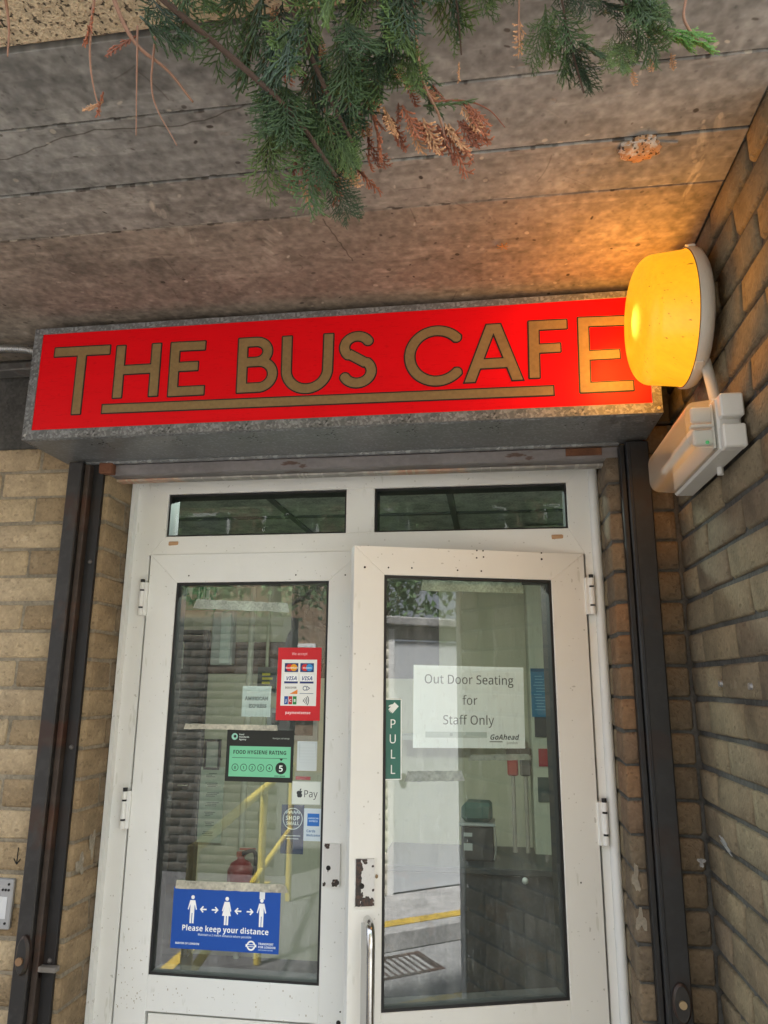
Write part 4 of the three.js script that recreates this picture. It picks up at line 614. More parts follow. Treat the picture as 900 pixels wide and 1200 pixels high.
// ---------------------------------------------------------------- inside the cafe
{
  const cream = mat([0.62, 0.60, 0.46], 0.85, { map: mortarMap }), dark = mat([0.03, 0.032, 0.034], 0.6, { map: steelMap });
  cream.map = at(tex(256, 1, (u, v) => 0.9 + 0.12 * (fbm(u, v, 4, 4, 181) - 0.5)), 1.3);
  const st = (n, g, m, x, y, z) => { const o = mesh(n, g, m); o.userData.kind = 'structure'; o.position.set(x, y, z); return o; };
  st('interior_floor', box(5.6, 0.1, 4.4), mat([0.025, 0.027, 0.03], 0.35, { map: mortarMap }), -0.3, -0.05, -2.4);
  const bw = structure('interior_back_wall', [0, 0, -3.06]);
  mesh('plaster', box(5.6, 3.0, 0.1, -0.3, 1.5, 0), cream, bw); mesh('painted_band', box(1.3, 0.21, 0.008, -1.2, 1.815, 0.055), mat([0.15, 0.09, 0.065], 0.8, { map: mortarMap }), bw); mesh('dark_panel', box(1.0, 0.75, 0.008, -0.64, 2.06, 0.056), mat([0.06, 0.058, 0.056], 0.8, { map: mortarMap }), bw);
  st('interior_side_wall', box(0.1, 3, 4.2), cream, -2.6, 1.5, -2.2); st('interior_side_wall', box(0.1, 3, 4.2), cream, 2.1, 1.5, -2.2);
  st('inner_front_wall', box(1.7, 3, 0.1), cream, -1.7, 1.5, -0.262); st('inner_front_wall', box(1.6, 3, 0.1), cream, 1.3, 1.5, -0.262); st('inner_front_wall', box(1.4, 0.7, 0.1), cream, -0.18, 2.62, -0.262);
  const ceil = structure('interior_ceiling', [0, 2.6, 0]), tileM = mat([0.62, 0.64, 0.60], 0.9, { map: at(mortarMap, 0.5) }), barM = mat([0.10, 0.11, 0.105], 0.6), tg = cbox(0.926, 0.016, 0.586, 0.002);
  for (let i = -3; i < 2; i++) for (let j = 0; j < 6; j++) { const o = mesh('ceiling_tile', tg, tileM, ceil); o.position.set(0.006 + 0.473 + i * 0.946, 0.012, -0.1 - j * 0.6); }
  for (let i = -2; i < 3; i++) { const o = mesh('grid_bar', box(0.034, 0.02, 3.0), barM, ceil); o.position.set(0.006 + i * 0.946, 0.003, -1.75); }
  for (let j = 0; j < 6; j++) { const o = mesh('grid_bar', box(4.9, 0.02, 0.03), barM, ceil); o.position.set(-0.3, 0.0025, -0.4 - j * 0.6); }
  mesh('slab', box(5.6, 0.1, 3.2, -0.3, 0.1, -1.7), cream, ceil);
  // things inside
  { const t = thing('unseen_fill_light', 'white strip light added out of view inside the doors to brighten the cafe', 'fill light', [-0.5, 2.43, -0.8]); part('body', cbox(0.7, 0.03, 0.12, 0.004), mat([0.7, 0.7, 0.68], 0.5), t, -0.5, 2.444, -0.8); for (const x of [-0.75, -0.25]) part('hanger', cyl(0.004, 0.004, 0.13, 8), alloy, t, x, 2.525, -0.8); part('added_uplight', box(0.66, 0.008, 0.09), mat([0.9, 0.9, 0.88], 0.5, { emissive: lin(0.9, 1, 0.92), emissiveIntensity: 0.3 }), t, -0.5, 2.464, -0.8); const up = new THREE.RectAreaLight(new THREE.Color(0.9, 1, 0.92), 7, 0.66, 0.09); up.position.set(0, 0.045, 0); up.rotation.x = Math.PI / 2; t.add(up); part('tube', box(0.66, 0.012, 0.09), mat([0.9, 0.9, 0.88], 0.5, { emissive: lin(0.9, 1, 0.92), emissiveIntensity: 0.5 }), t, -0.5, 2.422, -0.8); const a = new THREE.RectAreaLight(new THREE.Color(0.9, 1, 0.92), 30, 0.66, 0.09); a.position.set(0, -0.018, 0); a.rotation.x = -Math.PI / 2; t.add(a); }  // strip light hung out of view; upward tube added to brighten the ceiling
  { const t = thing('exit_sign', 'green hanging exit sign with white arrow inside, top left of door', 'exit sign', [-1.83, 2.13, -2.95]); part('board', cbox(0.34, 0.2, 0.012, 0.002), mat([1, 1, 1], 0.4, { map: canvasTex(512, 300, (g, w, h) => { g.fillStyle = '#0c7a4b'; g.fillRect(0, 0, w, h); g.fillStyle = '#dfe9e0'; g.beginPath(); g.moveTo(60, 230); g.lineTo(190, 100); g.lineTo(110, 70); g.lineTo(260, 40); g.lineTo(250, 190); g.lineTo(215, 120); g.lineTo(90, 255); g.fill(); g.fillRect(320, 40, 70, 200); g.fillStyle = '#0c7a4b'; g.fillRect(335, 55, 40, 170); g.fillStyle = '#dfe9e0'; g.beginPath(); g.arc(425, 70, 20, 0, 7); g.fill(); g.fillRect(405, 95, 40, 80); g.fillRect(395, 170, 22, 70); g.fillRect(435, 170, 22, 60); }) }), t, -1.83, 2.232, -2.94); t.children[0].geometry = new THREE.BoxGeometry(0.34, 0.2, 0.012); part('bracket', cbox(0.3, 0.02, 0.03, 0.002), mat([0.5, 0.5, 0.5], 0.5), t, -1.83, 2.345, -2.96); }
  { const t = thing('interior_door', 'dark grey inner door with small pale panel on the back wall', 'door', [-1.86, 0, -2.98]); part('leaf', cbox(0.24, 1.96, 0.04, 0.004), mat([0.045, 0.046, 0.048], 0.5, { map: steelMap }), t, -1.86, 0.98, -2.985); part('frame', merge([box(0.03, 2.0, 0.06, -1.725, 1.0, -2.98), box(0.27, 0.03, 0.06, -1.86, 1.985, -2.98)]), dark, t); part('sign_plate', cbox(0.06, 0.18, 0.006, 0.001), mat([0.5, 0.5, 0.46], 0.5), t, -1.905, 1.83, -2.96); part('handle', tube([[-1.78, 1.0, -2.965], [-1.78, 1.0, -2.93], [-1.84, 1.0, -2.93]], 0.008, 12, 8), chrome, t); }
  { const t = thing('wall_heater', 'tall narrow grey wall unit with glossy front beside the inner door', 'wall unit', [-1.6, 1.76, -2.97]); part('case', cbox(0.15, 0.36, 0.07, 0.006), mat([0.5, 0.52, 0.52], 0.4), t, -1.6, 1.945, -2.97); part('front', cbox(0.07, 0.34, 0.012, 0.003), mat([0.72, 0.78, 0.77], 0.2), t, -1.575, 1.945, -2.93); }
  { const t = thing('service_pipe', 'pale vertical pipe on the back wall, thicker of two', 'pipe', [-1.41, 0, -2.98]); part('pipe', cyl(0.02, 0.02, 2.58, 12), mat([0.6, 0.6, 0.5], 0.5), t, -1.41, 1.29, -2.985); part('clip', box(0.06, 0.02, 0.05), dark, t, -1.41, 1.6, -2.985); }
  { const t = thing('service_pipe', 'thin vertical pipe on the back wall, right of the thick one', 'pipe', [-1.29, 0, -2.98]); part('pipe', cyl(0.011, 0.011, 2.58, 10), mat([0.6, 0.6, 0.45], 0.5), t, -1.295, 1.29, -2.99); part('clip', box(0.04, 0.02, 0.04), dark, t, -1.295, 1.5, -2.99); }
  const flat = (n, l, c, x, y, z, w, h, col, draw) => sheetThing(n, l, c, new THREE.BoxGeometry(w, h, 0.006), draw ? mat([1, 1, 1], 0.6, { map: canvasTex(256, Math.round((256 * h) / w), draw) }) : mat(col, 0.6), [x, y, z]);
  flat('warning_notice', 'small dark notice with yellow print on the cafe back wall', 'notice', -1.28, 1.67, -2.96, 0.13, 0.17, null, (g, w, h) => { g.fillStyle = '#2a3c36'; g.fillRect(0, 0, w, h); for (let i = 0; i < 4; i++) { g.fillStyle = '#d8c92e'; g.fillRect(60, 80 + i * 55, 110 + 30 * (i % 2), 30); } });
  flat('wall_sheet', 'long white sheet with faint lines of print on the cream wall inside', 'sheet', -1.63, 0.88, -2.99, 0.16, 0.46, null, (g, w, h) => { g.fillStyle = '#b9c3b4'; g.fillRect(0, 0, w, h); const r = rng(4); for (let i = 0; i < 7; i++) { g.fillStyle = '#66726b'; for (let k = 0; k < 3; k++) g.fillRect(50 + r() * 40, 60 + i * 95 + k * 16, 60 + r() * 80, 8); } });
  { const t = thing('picture_frame', 'small black framed picture above the white sheet inside', 'picture', [-1.64, 1.12, -2.99]); part('frame', ringGeo(-0.055, 0.055, -0.095, 0.095, 0.014, 0.02), dark, t, -1.64, 1.19, -2.99); part('print', box(0.085, 0.165, 0.006), mat([0.4, 0.42, 0.38], 0.6), t, -1.64, 1.19, -2.992); }
  { const t = thing('wall_screen', 'grey rimmed dark screen on the back wall behind the red notice', 'screen', [-1.1, 1.3, -2.97]); part('rim', ringGeo(-0.17, 0.17, -0.1, 0.1, 0.03, 0.03), mat([0.35, 0.37, 0.38], 0.5), t, -1.1, 1.39, -2.98); part('screen', box(0.28, 0.14, 0.01), mat([0.05, 0.055, 0.06], 0.2), t, -1.1, 1.39, -2.985); }
  { const t = thing('wall_clock', 'round dark clock high on the wall behind the red notice', 'clock', [-1.0, 1.85, -2.97]); const g = cyl(0.16, 0.16, 0.05, 28); g.rotateX(Math.PI / 2); part('case', g, mat([0.02, 0.022, 0.024], 0.5), t, -1.0, 1.9, -2.97); const f = cyl(0.13, 0.13, 0.01, 28); f.rotateX(Math.PI / 2); part('dial', f, mat([0.05, 0.055, 0.06], 0.4), t, -1.0, 1.9, -2.944); }
  { const t = thing('fire_extinguisher', 'red fire extinguisher with black nozzle standing behind the left door', 'fire extinguisher', [-1.38, 0.2, -2.9]); part('stand', cbox(0.24, 0.16, 0.2, 0.004), dark, t, -1.38, 0.28, -2.9); part('cylinder', new THREE.LatheGeometry([[0.001, 0], [0.075, 0], [0.08, 0.012], [0.08, 0.16], [0.06, 0.2], [0.025, 0.22], [0.02, 0.24]].map((q) => new THREE.Vector2(...q)), 24), mat([0.28, 0.018, 0.014], 0.4), t, -1.38, 0.36, -2.9); part('head', merge([box(0.05, 0.03, 0.03, 0, 0, 0), box(0.1, 0.012, 0.02, 0.04, 0.03, 0)]), mat([0.4, 0.08, 0.03], 0.4), t, -1.38, 0.61, -2.9); part('hose', tube([[-1.36, 0.62, -2.87], [-1.28, 0.64, -2.85], [-1.27, 0.52, -2.84], [-1.29, 0.42, -2.83]], 0.012, 16, 8), dark, t); }
  // behind the right door
  { const t = thing('pillar', 'cream painted pillar behind the right door', 'pillar', [0.53, 0, -2.7]); part('shaft', cbox(0.24, 2.59, 0.3, 0.006), mat([0.46, 0.47, 0.38], 0.8), t, 0.53, 1.295, -2.7); part('dark_plate', cbox(0.12, 0.13, 0.006, 0.001), mat([0.05, 0.07, 0.068], 0.5), t, 0.495, 1.085, -2.546); part('skirting', cbox(0.25, 0.62, 0.31, 0.004), mat([0.03, 0.034, 0.04], 0.6), t, 0.53, 0.31, -2.7); }
  flat('blue_poster', 'blue poster high on the cream pillar behind the right door', 'poster', 0.478, 1.61, -2.545, 0.12, 0.27, null, (g, w, h) => { g.fillStyle = '#2b6f93'; g.fillRect(0, 0, w, h); g.fillStyle = '#1c4f70'; g.fillRect(0, 0, w, 40); const r = rng(6); for (let i = 0; i < 12; i++) { g.fillStyle = 'rgba(160,200,215,0.5)'; g.fillRect(30 + r() * 30, 90 + i * 36, 90 + r() * 80, 10); } });
  flat('dark_notice', 'dark square notice under the blue poster on the pillar', 'notice', 0.485, 1.42, -2.545, 0.11, 0.11, [0.03, 0.035, 0.045]);
  flat('red_notice', 'small red notice on the pillar below the dark one', 'notice', 0.488, 1.255, -2.545, 0.085, 0.095, [0.32, 0.02, 0.03]);
  { const t = thing('work_counter', 'black counter along the wall behind the right door', 'counter', [0.25, 0, -2.5]); part('carcass', cbox(1.1, 0.72, 0.5, 0.006), mat([0.04, 0.043, 0.05], 0.5, { map: steelMap }), t, 0.16, 0.36, -2.45); part('top', cbox(1.14, 0.03, 0.54, 0.004), mat([0.035, 0.04, 0.045], 0.35), t, 0.16, 0.735, -2.45); part('knob', new THREE.SphereGeometry(0.016, 12, 8), mat([0.7, 0.7, 0.68], 0.3), t, 0.335, 0.70, -2.185); }
  { const t = thing('swing_bin', 'black box shaped bin with dark green lid on the counter, right door', 'bin', [0.1, 0.75, -2.4]); part('body', cbox(0.17, 0.17, 0.16, 0.008), mat([0.02, 0.022, 0.025], 0.45), t, 0.1, 0.836, -2.4); part('rim', cbox(0.19, 0.014, 0.18, 0.004), mat([0.3, 0.32, 0.32], 0.35), t, 0.1, 0.929, -2.4); part('lid', cbox(0.165, 0.10, 0.15, 0.02, 0.004, rng(12)), mat([0.05, 0.11, 0.095], 0.4), t, 0.1, 0.987, -2.4); for (const y of [0.88, 0.82]) part('label', box(0.045, y > 0.85 ? 0.018 : 0.035, 0.004), mat([0.4, 0.42, 0.42], 0.5), t, 0.05, y, -2.319); part('handle', tube([[0.19, 0.92, -2.31], [0.195, 0.82, -2.3], [0.185, 0.765, -2.3]], 0.005, 10, 6), alloy, t); }
  for (const [x, lbl, col] of [[0.30, 'red headed broom standing upright, nearest the bin', [0.36, 0.03, 0.02]], [0.37, 'second broom with pale handle, between red broom and pillar', [0.10, 0.09, 0.08]]]) { const t = thing('broom', lbl, 'broom', [x, 0.75, -2.55]); part('handle', cyl(0.012, 0.012, 0.45, 10), mat([0.35, 0.32, 0.27], 0.5), t, x, 0.98, -2.55); part('head', cbox(0.06, 0.11, 0.05, 0.008), mat(col, 0.6), t, x, 1.21, -2.55); part('bristles', cbox(0.07, 0.04, 0.04, 0.006), mat([0.08, 0.06, 0.05], 0.9), t, x, 1.285, -2.55); }
  { const t = thing('shelf_unit', 'pale shelf with boxes on the back wall behind the paper notice', 'shelf', [0.1, 1.25, -2.95]); part('shelf', cbox(0.75, 0.03, 0.2, 0.003), mat([0.45, 0.46, 0.42], 0.6), t, 0.0, 1.33, -2.9); part('box', cbox(0.18, 0.12, 0.14, 0.003), mat([0.3, 0.29, 0.25], 0.7), t, -0.2, 1.41, -2.9); part('box', cbox(0.14, 0.16, 0.14, 0.003), mat([0.15, 0.18, 0.17], 0.7), t, 0.1, 1.43, -2.9); }
}

// ---------------------------------------------------------------- the yard behind the camera (seen only in the glass)
{
  const st = (n, g, m, x = 0, y = 0, z = 0) => { const o = mesh(n, g, m); o.userData.kind = 'structure'; o.position.set(x, y, z); return o; };
  const tar = mat([0.11, 0.105, 0.105], 0.9, { map: at(mortarMap, 0.7), bumpMap: grain, bumpScale: 0.003 }), pave = mat([0.46, 0.45, 0.43], 0.9, { map: at(mortarMap, 0.9) });
  const paintY = mat([0.62, 0.42, 0.045], 0.8, { map: at(mortarMap, 0.35) });
  st('ground', box(120, 0.2, 120), tar, 0, -0.104, 0);
  st('pavement', cbox(9, 0.12, 1.5, 0.01), pave, 4.1, 0.06, 2.88 + 0.75);
  st('concrete_apron', box(8, 0.006, 1.5), mat([0.34, 0.34, 0.33], 0.9, { map: at(mortarMap, 0.8) }), 4.6, 0.0005, 2.13);
  st('painted_line', box(8.9, 0.003, 0.1), paintY, 4.1, 0.1235, 3.02);
  const wl = []; { const r = rng(9); for (let i = 0; i < 34; i++) { const a = slab([[0, 0], [0.09 + r() * 0.04, 0.004 * r()], [0.1 + r() * 0.03, 0.05 + 0.02 * r()], [0.02 * r(), 0.06 + r() * 0.02]], 0.003, 0.0002); a.rotateX(-Math.PI / 2); a.translate(-1 + i * 0.108, 0.0035, 2.2 + (r() - 0.5) * 0.03); wl.push(metricUV(a)); } } st('worn_line', merge(wl), paintY);
  // drain grating
  { const t = thing('drain_cover', 'brown iron drain grating set in the road beside the kerb', 'drain cover', [1.42, 0, 2.66]); part('frame', ringGeo(-0.22, 0.22, -0.16, 0.16, 0.03, 0.01).rotateX(-Math.PI / 2), rustySteel, t, 1.42, 0.003, 2.66); for (let i = 0; i < 9; i++) part('bar', box(0.016, 0.008, 0.26), rustySteel, t, 1.24 + i * 0.045, 0.002, 2.66); }
  // cream painted wall with a grey door, across the lane
  { const w = thing('brick_wall', 'cream painted brick wall across the lane, reflected in the right door', 'brick wall', [1.5, 0.12, 3.7]), r = rng(61), face = (u, y, n) => [u, y, 3.6 - n]; face.turn = Math.PI;
    for (let c = 0; c < 26; c++) for (let u = 1.0 + (c & 1) * 0.11; u < 1.85; u += 0.225) layBrick(w, face, u, Math.min(u + 0.218, 1.86), 0.125 + c * 0.075, 0.068, 0.1, pick(creamBricks, r), r);
    part('mortar', box(1.9, 2.0, 0.1, 0.92, 1.1, 3.66), mortarCream, w); part('mortar', box(3, 2.0, 0.1, 4.36, 1.1, 3.66), mortarCream, w); part('coping', cbox(5.9, 0.07, 0.24, 0.01), pave, w, 2.9, 2.145, 3.66); part('door_head', box(1.05, 0.1, 0.09, 2.36, 2.055, 3.66), mortarCream, w); }
  { const t = thing('service_door', 'pale grey flush service door in the cream wall, reflected in right door', 'door', [2.3, 0.12, 3.62]); part('leaf', cbox(0.92, 1.86, 0.05, 0.004), mat([0.60, 0.62, 0.64], 0.5, { map: paintMap }), t, 2.32, 1.06, 3.635); const k = cyl(0.03, 0.03, 0.03, 16); k.rotateX(Math.PI / 2); part('knob', k, mat([0.12, 0.12, 0.12], 0.4), t, 1.95, 0.95, 3.6); part('frame', merge([box(0.05, 1.96, 0.07, 1.85, 1.1, 3.63), box(0.05, 1.96, 0.07, 2.81, 1.1, 3.63)]), white, t); }
  // dark brick wall to the left and yellow handrail
  { const w = thing('brick_wall', 'dark brick wall across the yard, reflected in the left door', 'brick wall', [-2.6, 0, 4.7]), r = rng(71), face = (u, y, n) => [u, y, 4.6 - n]; face.turn = Math.PI;
    for (let c = 0; c < 30; c++) for (let u = -3.2 + (c & 1) * 0.1125; u < -1.85; u += 0.225) layBrick(w, face, u, u + 0.2155, 0.005 + c * 0.075, 0.0655, 0.1025, pick(sootBricks, r), r);
    part('mortar', box(1.7, 2.26, 0.2, -2.5, 1.13, 4.707), mortarGrey, w); }
  { const y = mat([0.48, 0.36, 0.05], 0.5), t = thing('handrail', 'yellow tubular handrail beside the ramp, reflected in the left door', 'handrail', [-1.25, 0, 2.4]);
    part('top_rail', tube([[-1.04, 0.98, 0.95], [-1.15, 0.99, 1.8], [-1.25, 1.0, 2.6], [-1.42, 1.0, 3.9]], 0.024, 24, 10), y, t); part('lower_rail', tube([[-1.04, 0.5, 0.95], [-1.15, 0.5, 1.8], [-1.25, 0.52, 2.6], [-1.42, 0.52, 3.9]], 0.02, 24, 10), y, t);
    for (const [x, z] of [[-1.04, 0.95], [-1.25, 2.6], [-1.42, 3.9]]) part('post', cyl(0.024, 0.024, 1.0, 12), y, t, x, 0.5, z); }
  st('ramp_line', box(0.08, 0.003, 2.6), paintY, -1.75, 0.0025, 3.1);
  { const t = thing('brick_building', 'large dark brick building beyond the yard with two rows of windows', 'building', [-4, 0, 12]); part('wall', box(14, 6.5, 0.5, -4, 3.25, 12.3), brickMat(0.25, 0.17, 0.11), t); for (let i = 0; i < 7; i++) for (const yy of [1.7, 4.4]) { const f = part('window', ringGeo(-0.6, 0.6, -0.7, 0.7, 0.07, 0.08), white, t, -9.5 + i * 1.9, yy, 12.03); mesh('glazing', box(1.06, 1.26, 0.02), mat([0.06, 0.07, 0.08], 0.1), f); } }
  // trees over the wall
  const leafM = new THREE.MeshPhysicalMaterial({ color: lin(0.12, 0.22, 0.07), roughness: 0.7, transmission: 0.35, thickness: 0, side: THREE.DoubleSide }), barkM = mat([0.12, 0.09, 0.065], 0.95, { map: mortarMap });
  const tree = (label, x, z, h, rad, seed) => {
    const t = thing('leafy_tree', label, 'tree', [x, 0, z], 'trees beyond the lane'), r = rng(seed), pos = [], idx = [];
    part('trunk', (() => { const l = [metricUV(tube([[0, 0, 0], [0.05, h * 0.3, 0.04], [-0.05, h * 0.6, 0], [0, h * 0.85, 0.02]], 0.11, 16, 8))]; for (let i = 0; i < 7; i++) { const a = r() * 6.28, y = h * (0.4 + 0.07 * i); l.push(metricUV(tube([[0, y, 0], [Math.cos(a) * rad * 0.4, y + 0.3, Math.sin(a) * rad * 0.4], [Math.cos(a) * rad * 0.8, y + 0.7, Math.sin(a) * rad * 0.8]], 0.035, 8, 6))); } return merge(l); })(), barkM, t, x, 0, z);
    const clumps = []; for (let i = 0; i < 46; i++) { const a = r() * 6.28, e = Math.acos(1 - 2 * r()), q = Math.pow(r(), 0.4) * rad; clumps.push([Math.sin(e) * Math.cos(a) * q, h * 0.7 + Math.cos(e) * q * 0.9, Math.sin(e) * Math.sin(a) * q, rad * (0.16 + 0.16 * r())]); }
    const u = V(), w = V(); for (const [cx, cy, cz, cr] of clumps) for (let k = 0; k < 110; k++) { const p = V(r() - 0.5, r() - 0.5, r() - 0.5).normalize().multiplyScalar(cr * Math.cbrt(r())).add(V(cx, cy, cz)); u.set(r() - 0.5, r() - 0.5, r() - 0.5).normalize().multiplyScalar(0.05); w.set(r() - 0.5, r() - 0.5, r() - 0.5).cross(u).normalize().multiplyScalar(0.032); const b = pos.length / 3; pos.push(p.x - u.x, p.y - u.y, p.z - u.z, p.x + w.x, p.y + w.y, p.z + w.z, p.x + u.x, p.y + u.y, p.z + u.z, p.x - w.x, p.y - w.y, p.z - w.z); idx.push(b, b + 1, b + 2, b, b + 2, b + 3); }
    const g = new THREE.BufferGeometry(); g.setAttribute('position', new THREE.Float32BufferAttribute(pos, 3)); g.setIndex(idx); g.computeVertexNormals(); part('crown', g, leafM, t, x, 0, z);
  };
  tree('broad green tree just behind the lane wall, reflected above the grey service door', 3.0, 6.0, 5.2, 1.7, 201); tree('green tree behind the lane wall, further right than the service door', 5.2, 7.2, 5.6, 1.9, 202); tree('last green tree at the right end of the lane wall', 7.8, 6.8, 5.0, 1.7, 203);
  tree('tall green tree standing in the open yard between the two walls', 0.2, 8.5, 6.0, 2.0, 204); tree('tall green tree behind the dark brick wall, in front of the brick building', -3.2, 9.2, 5.8, 2.0, 205);
}

// ---------------------------------------------------------------- conifer hanging over the canopy edge
{
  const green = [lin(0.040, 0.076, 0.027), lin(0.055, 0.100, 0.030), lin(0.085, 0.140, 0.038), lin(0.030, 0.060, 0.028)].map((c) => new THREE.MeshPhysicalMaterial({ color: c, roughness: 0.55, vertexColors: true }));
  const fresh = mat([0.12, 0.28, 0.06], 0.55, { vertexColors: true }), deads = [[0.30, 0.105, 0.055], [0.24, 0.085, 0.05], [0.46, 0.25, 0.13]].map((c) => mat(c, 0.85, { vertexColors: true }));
  const wood = mat([0.20, 0.12, 0.085], 0.9, { map: at(mortarMap, 0.1), bumpMap: at(grain, 0.05), bumpScale: 0.002 }), deadWood = mat([0.42, 0.22, 0.14], 0.85, { map: at(mortarMap, 0.1) });
  // a knobbly tapering shoot from a to b: 4 sides, beaded like scale leaves
  function shoot(out, a, b, r0, r1, n, tone, bend, rr) {
    const d = b.clone().sub(a), L = d.length(); d.normalize(); const s = Math.abs(d.y) < 0.9 ? V(0, 1, 0) : V(1, 0, 0), e1 = V().crossVectors(d, s).normalize(), e2 = V().crossVectors(d, e1), ring = [];
    for (let i = 0; i <= n; i++) { const t = i / n, c = a.clone().lerp(b, t).addScaledVector(bend, t * (1 - t) * 4), r = (r0 + (r1 - r0) * t) * (i % 2 ? 1.22 : 0.78); ring.push([0, 1, 2, 3].map((k) => { const w = (k / 4) * 6.2832 + (i % 2) * 0.5; return c.clone().addScaledVector(e1, Math.cos(w) * r).addScaledVector(e2, Math.sin(w) * r * 0.75); })); }
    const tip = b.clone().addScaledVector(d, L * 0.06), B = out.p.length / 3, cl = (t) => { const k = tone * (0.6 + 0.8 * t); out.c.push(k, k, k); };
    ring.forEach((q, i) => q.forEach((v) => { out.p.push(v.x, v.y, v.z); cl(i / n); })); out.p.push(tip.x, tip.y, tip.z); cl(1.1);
    for (let i = 0; i < n; i++) for (let k = 0; k < 4; k++) { const k2 = (k + 1) % 4, x = B + i * 4 + k, y = B + i * 4 + k2; out.i.push(x, y, x + 4, y, y + 4, x + 4); }
    for (let k = 0; k < 4; k++) out.i.push(B + n * 4 + k, B + n * 4 + ((k + 1) % 4), B + n * 4 + 4);
  }
  // flat fern-like spray hanging along -y, of length L
  function sprayGeo(seed, L, dens, wide, thick) {
    const r = rng(seed), o = { p: [], i: [], c: [] }, cv = V((r() - 0.5) * 0.2 * L, 0, (r() - 0.5) * 0.3 * L), axis = (t) => V(0, -L * t, 0).addScaledVector(cv, t * t), Z = V(0, 0, 0);
    shoot(o, axis(0), axis(1), thick * 1.25, thick * 0.7, 10, 0.9, cv.clone().multiplyScalar(-0.25), r);
    const n = Math.round(dens * 2);
    for (let k = 0; k < n; k++) {
      const t = 0.06 + 0.9 * (k / n), side = k % 2 ? 1 : -1, len = L * wide * (0.3 + 0.7 * Math.sin(Math.PI * Math.min(1, t * 0.8 + 0.18))) * (0.75 + 0.5 * r()), ang = 0.5 + 0.35 * r(), a = axis(t), b = a.clone().add(V(side * Math.sin(ang) * len, -Math.cos(ang) * len, (r() - 0.5) * len * 0.5));
      const bend = V(0, -len * 0.08 * (r() + 0.3), (r() - 0.5) * len * 0.15); shoot(o, a, b, thick, thick * 0.6, 5, 0.8 + 0.4 * r(), bend, r);
      const m = Math.max(2, Math.round(len / 0.0058));
      for (let j = 1; j < m; j++) { const tt = j / m, s2 = j % 2 ? 1 : -1, q = a.clone().lerp(b, tt).addScaledVector(bend, tt * (1 - tt) * 4), d = b.clone().sub(a).normalize(), l2 = len * 0.42 * (1 - 0.65 * tt) * (0.6 + 0.7 * r()) + 0.004, perp = V(-d.y, d.x, 0).multiplyScalar(s2), e = q.clone().addScaledVector(d, l2 * 0.8).addScaledVector(perp, l2 * 0.55).add(V(0, 0, (r() - 0.5) * l2 * 0.5)); shoot(o, q, e, thick * 0.85, thick * 0.55, 3, 0.75 + 0.55 * r(), Z, r); }
    }
    const g = new THREE.BufferGeometry(); g.setAttribute('position', new THREE.Float32BufferAttribute(o.p, 3)); g.setAttribute('color', new THREE.Float32BufferAttribute(o.c, 3)); g.setIndex(o.i); g.computeVertexNormals(); return g;
  }
  const sprays = [0, 1, 2, 3, 4, 5, 6].map((i) => sprayGeo(300 + i, 0.085 + 0.012 * (i % 4), 11 + (i % 3), 0.33 + 0.05 * (i % 3), 0.0013)), slim = [0, 1, 2, 3].map((i) => sprayGeo(340 + i, 0.06 + 0.008 * i, 7, 0.22, 0.0013)), deadG = [0, 1, 2, 3].map((i) => sprayGeo(360 + i, 0.04 + 0.006 * i, 6, 0.24, 0.0014));
  const put = (b, name, g, m, p, dir, r, sc) => { const o = mesh(name, g, m, b); o.position.set(p.x - b.position.x, p.y - b.position.y, p.z - b.position.z); o.quaternion.setFromUnitVectors(V(0, -1, 0), dir.clone().normalize()); o.rotateY((r() < 0.25 ? r() * 6.283 : (r() - 0.5) * 2.0)); o.scale.setScalar(sc); return o; };
  // sprays hanging within a region: x, y, z ranges at the base, mean direction
  function hang(b, count, x0, x1, y0, y1, z0, z1, r, sc, dx = 0, set = sprays, mats = green, name = 'spray') { for (let k = 0; k < count; k++) { const p = V(x0 + (x1 - x0) * r(), y0 + (y1 - y0) * r(), z0 + (z1 - z0) * r()); put(b, name, pick(set, r), pick(mats, r), p, V(dx + (r() - 0.5) * 0.95, -1, (r() - 0.5) * 0.7), r, sc * (0.7 + 0.55 * r())); } }
  // foliage along a curve of points
  function lobe(b, pts, count, spread, r, sc = 1, set = sprays, down = 0.75, mats = green, name = 'spray') {
    const c = new THREE.CatmullRomCurve3(pts.map((q) => V(...q))); for (let k = 0; k < count; k++) { const t = (k + r() * 0.9) / count, p = c.getPoint(Math.min(t, 1)), d = c.getTangent(Math.min(t, 1)), j = V((r() - 0.5) * 2, (r() - 0.5) * 0.8, (r() - 0.5) * 1.6).multiplyScalar(spread * (1 - 0.45 * t)); p.add(j.clone().multiplyScalar(0.7)); put(b, name, pick(set, r), pick(mats, r), p, d.multiplyScalar(0.8).add(V(0, -down, 0)).add(j.multiplyScalar(9)), r, sc * (0.7 + 0.5 * r())); }
  }
  function twig(b, pts, r0, m = wood, name = 'twig') { const g = tube(pts, r0, 18, 7), p = g.attributes.position, r = rng(pts.length * 13 + Math.round(r0 * 1e5)), c = new THREE.CatmullRomCurve3(pts.map((q) => V(...q))); for (let i = 0; i < p.count; i++) { const t = Math.floor(i / 8) / 18, q = c.getPointAt(Math.min(1, t)), k = (1 - 0.6 * t) * (0.85 + 0.3 * r()); p.setXYZ(i, q.x + (p.getX(i) - q.x) * k, q.y + (p.getY(i) - q.y) * k, q.z + (p.getZ(i) - q.z) * k); } g.computeVertexNormals(); return part(name, g, m, b); }
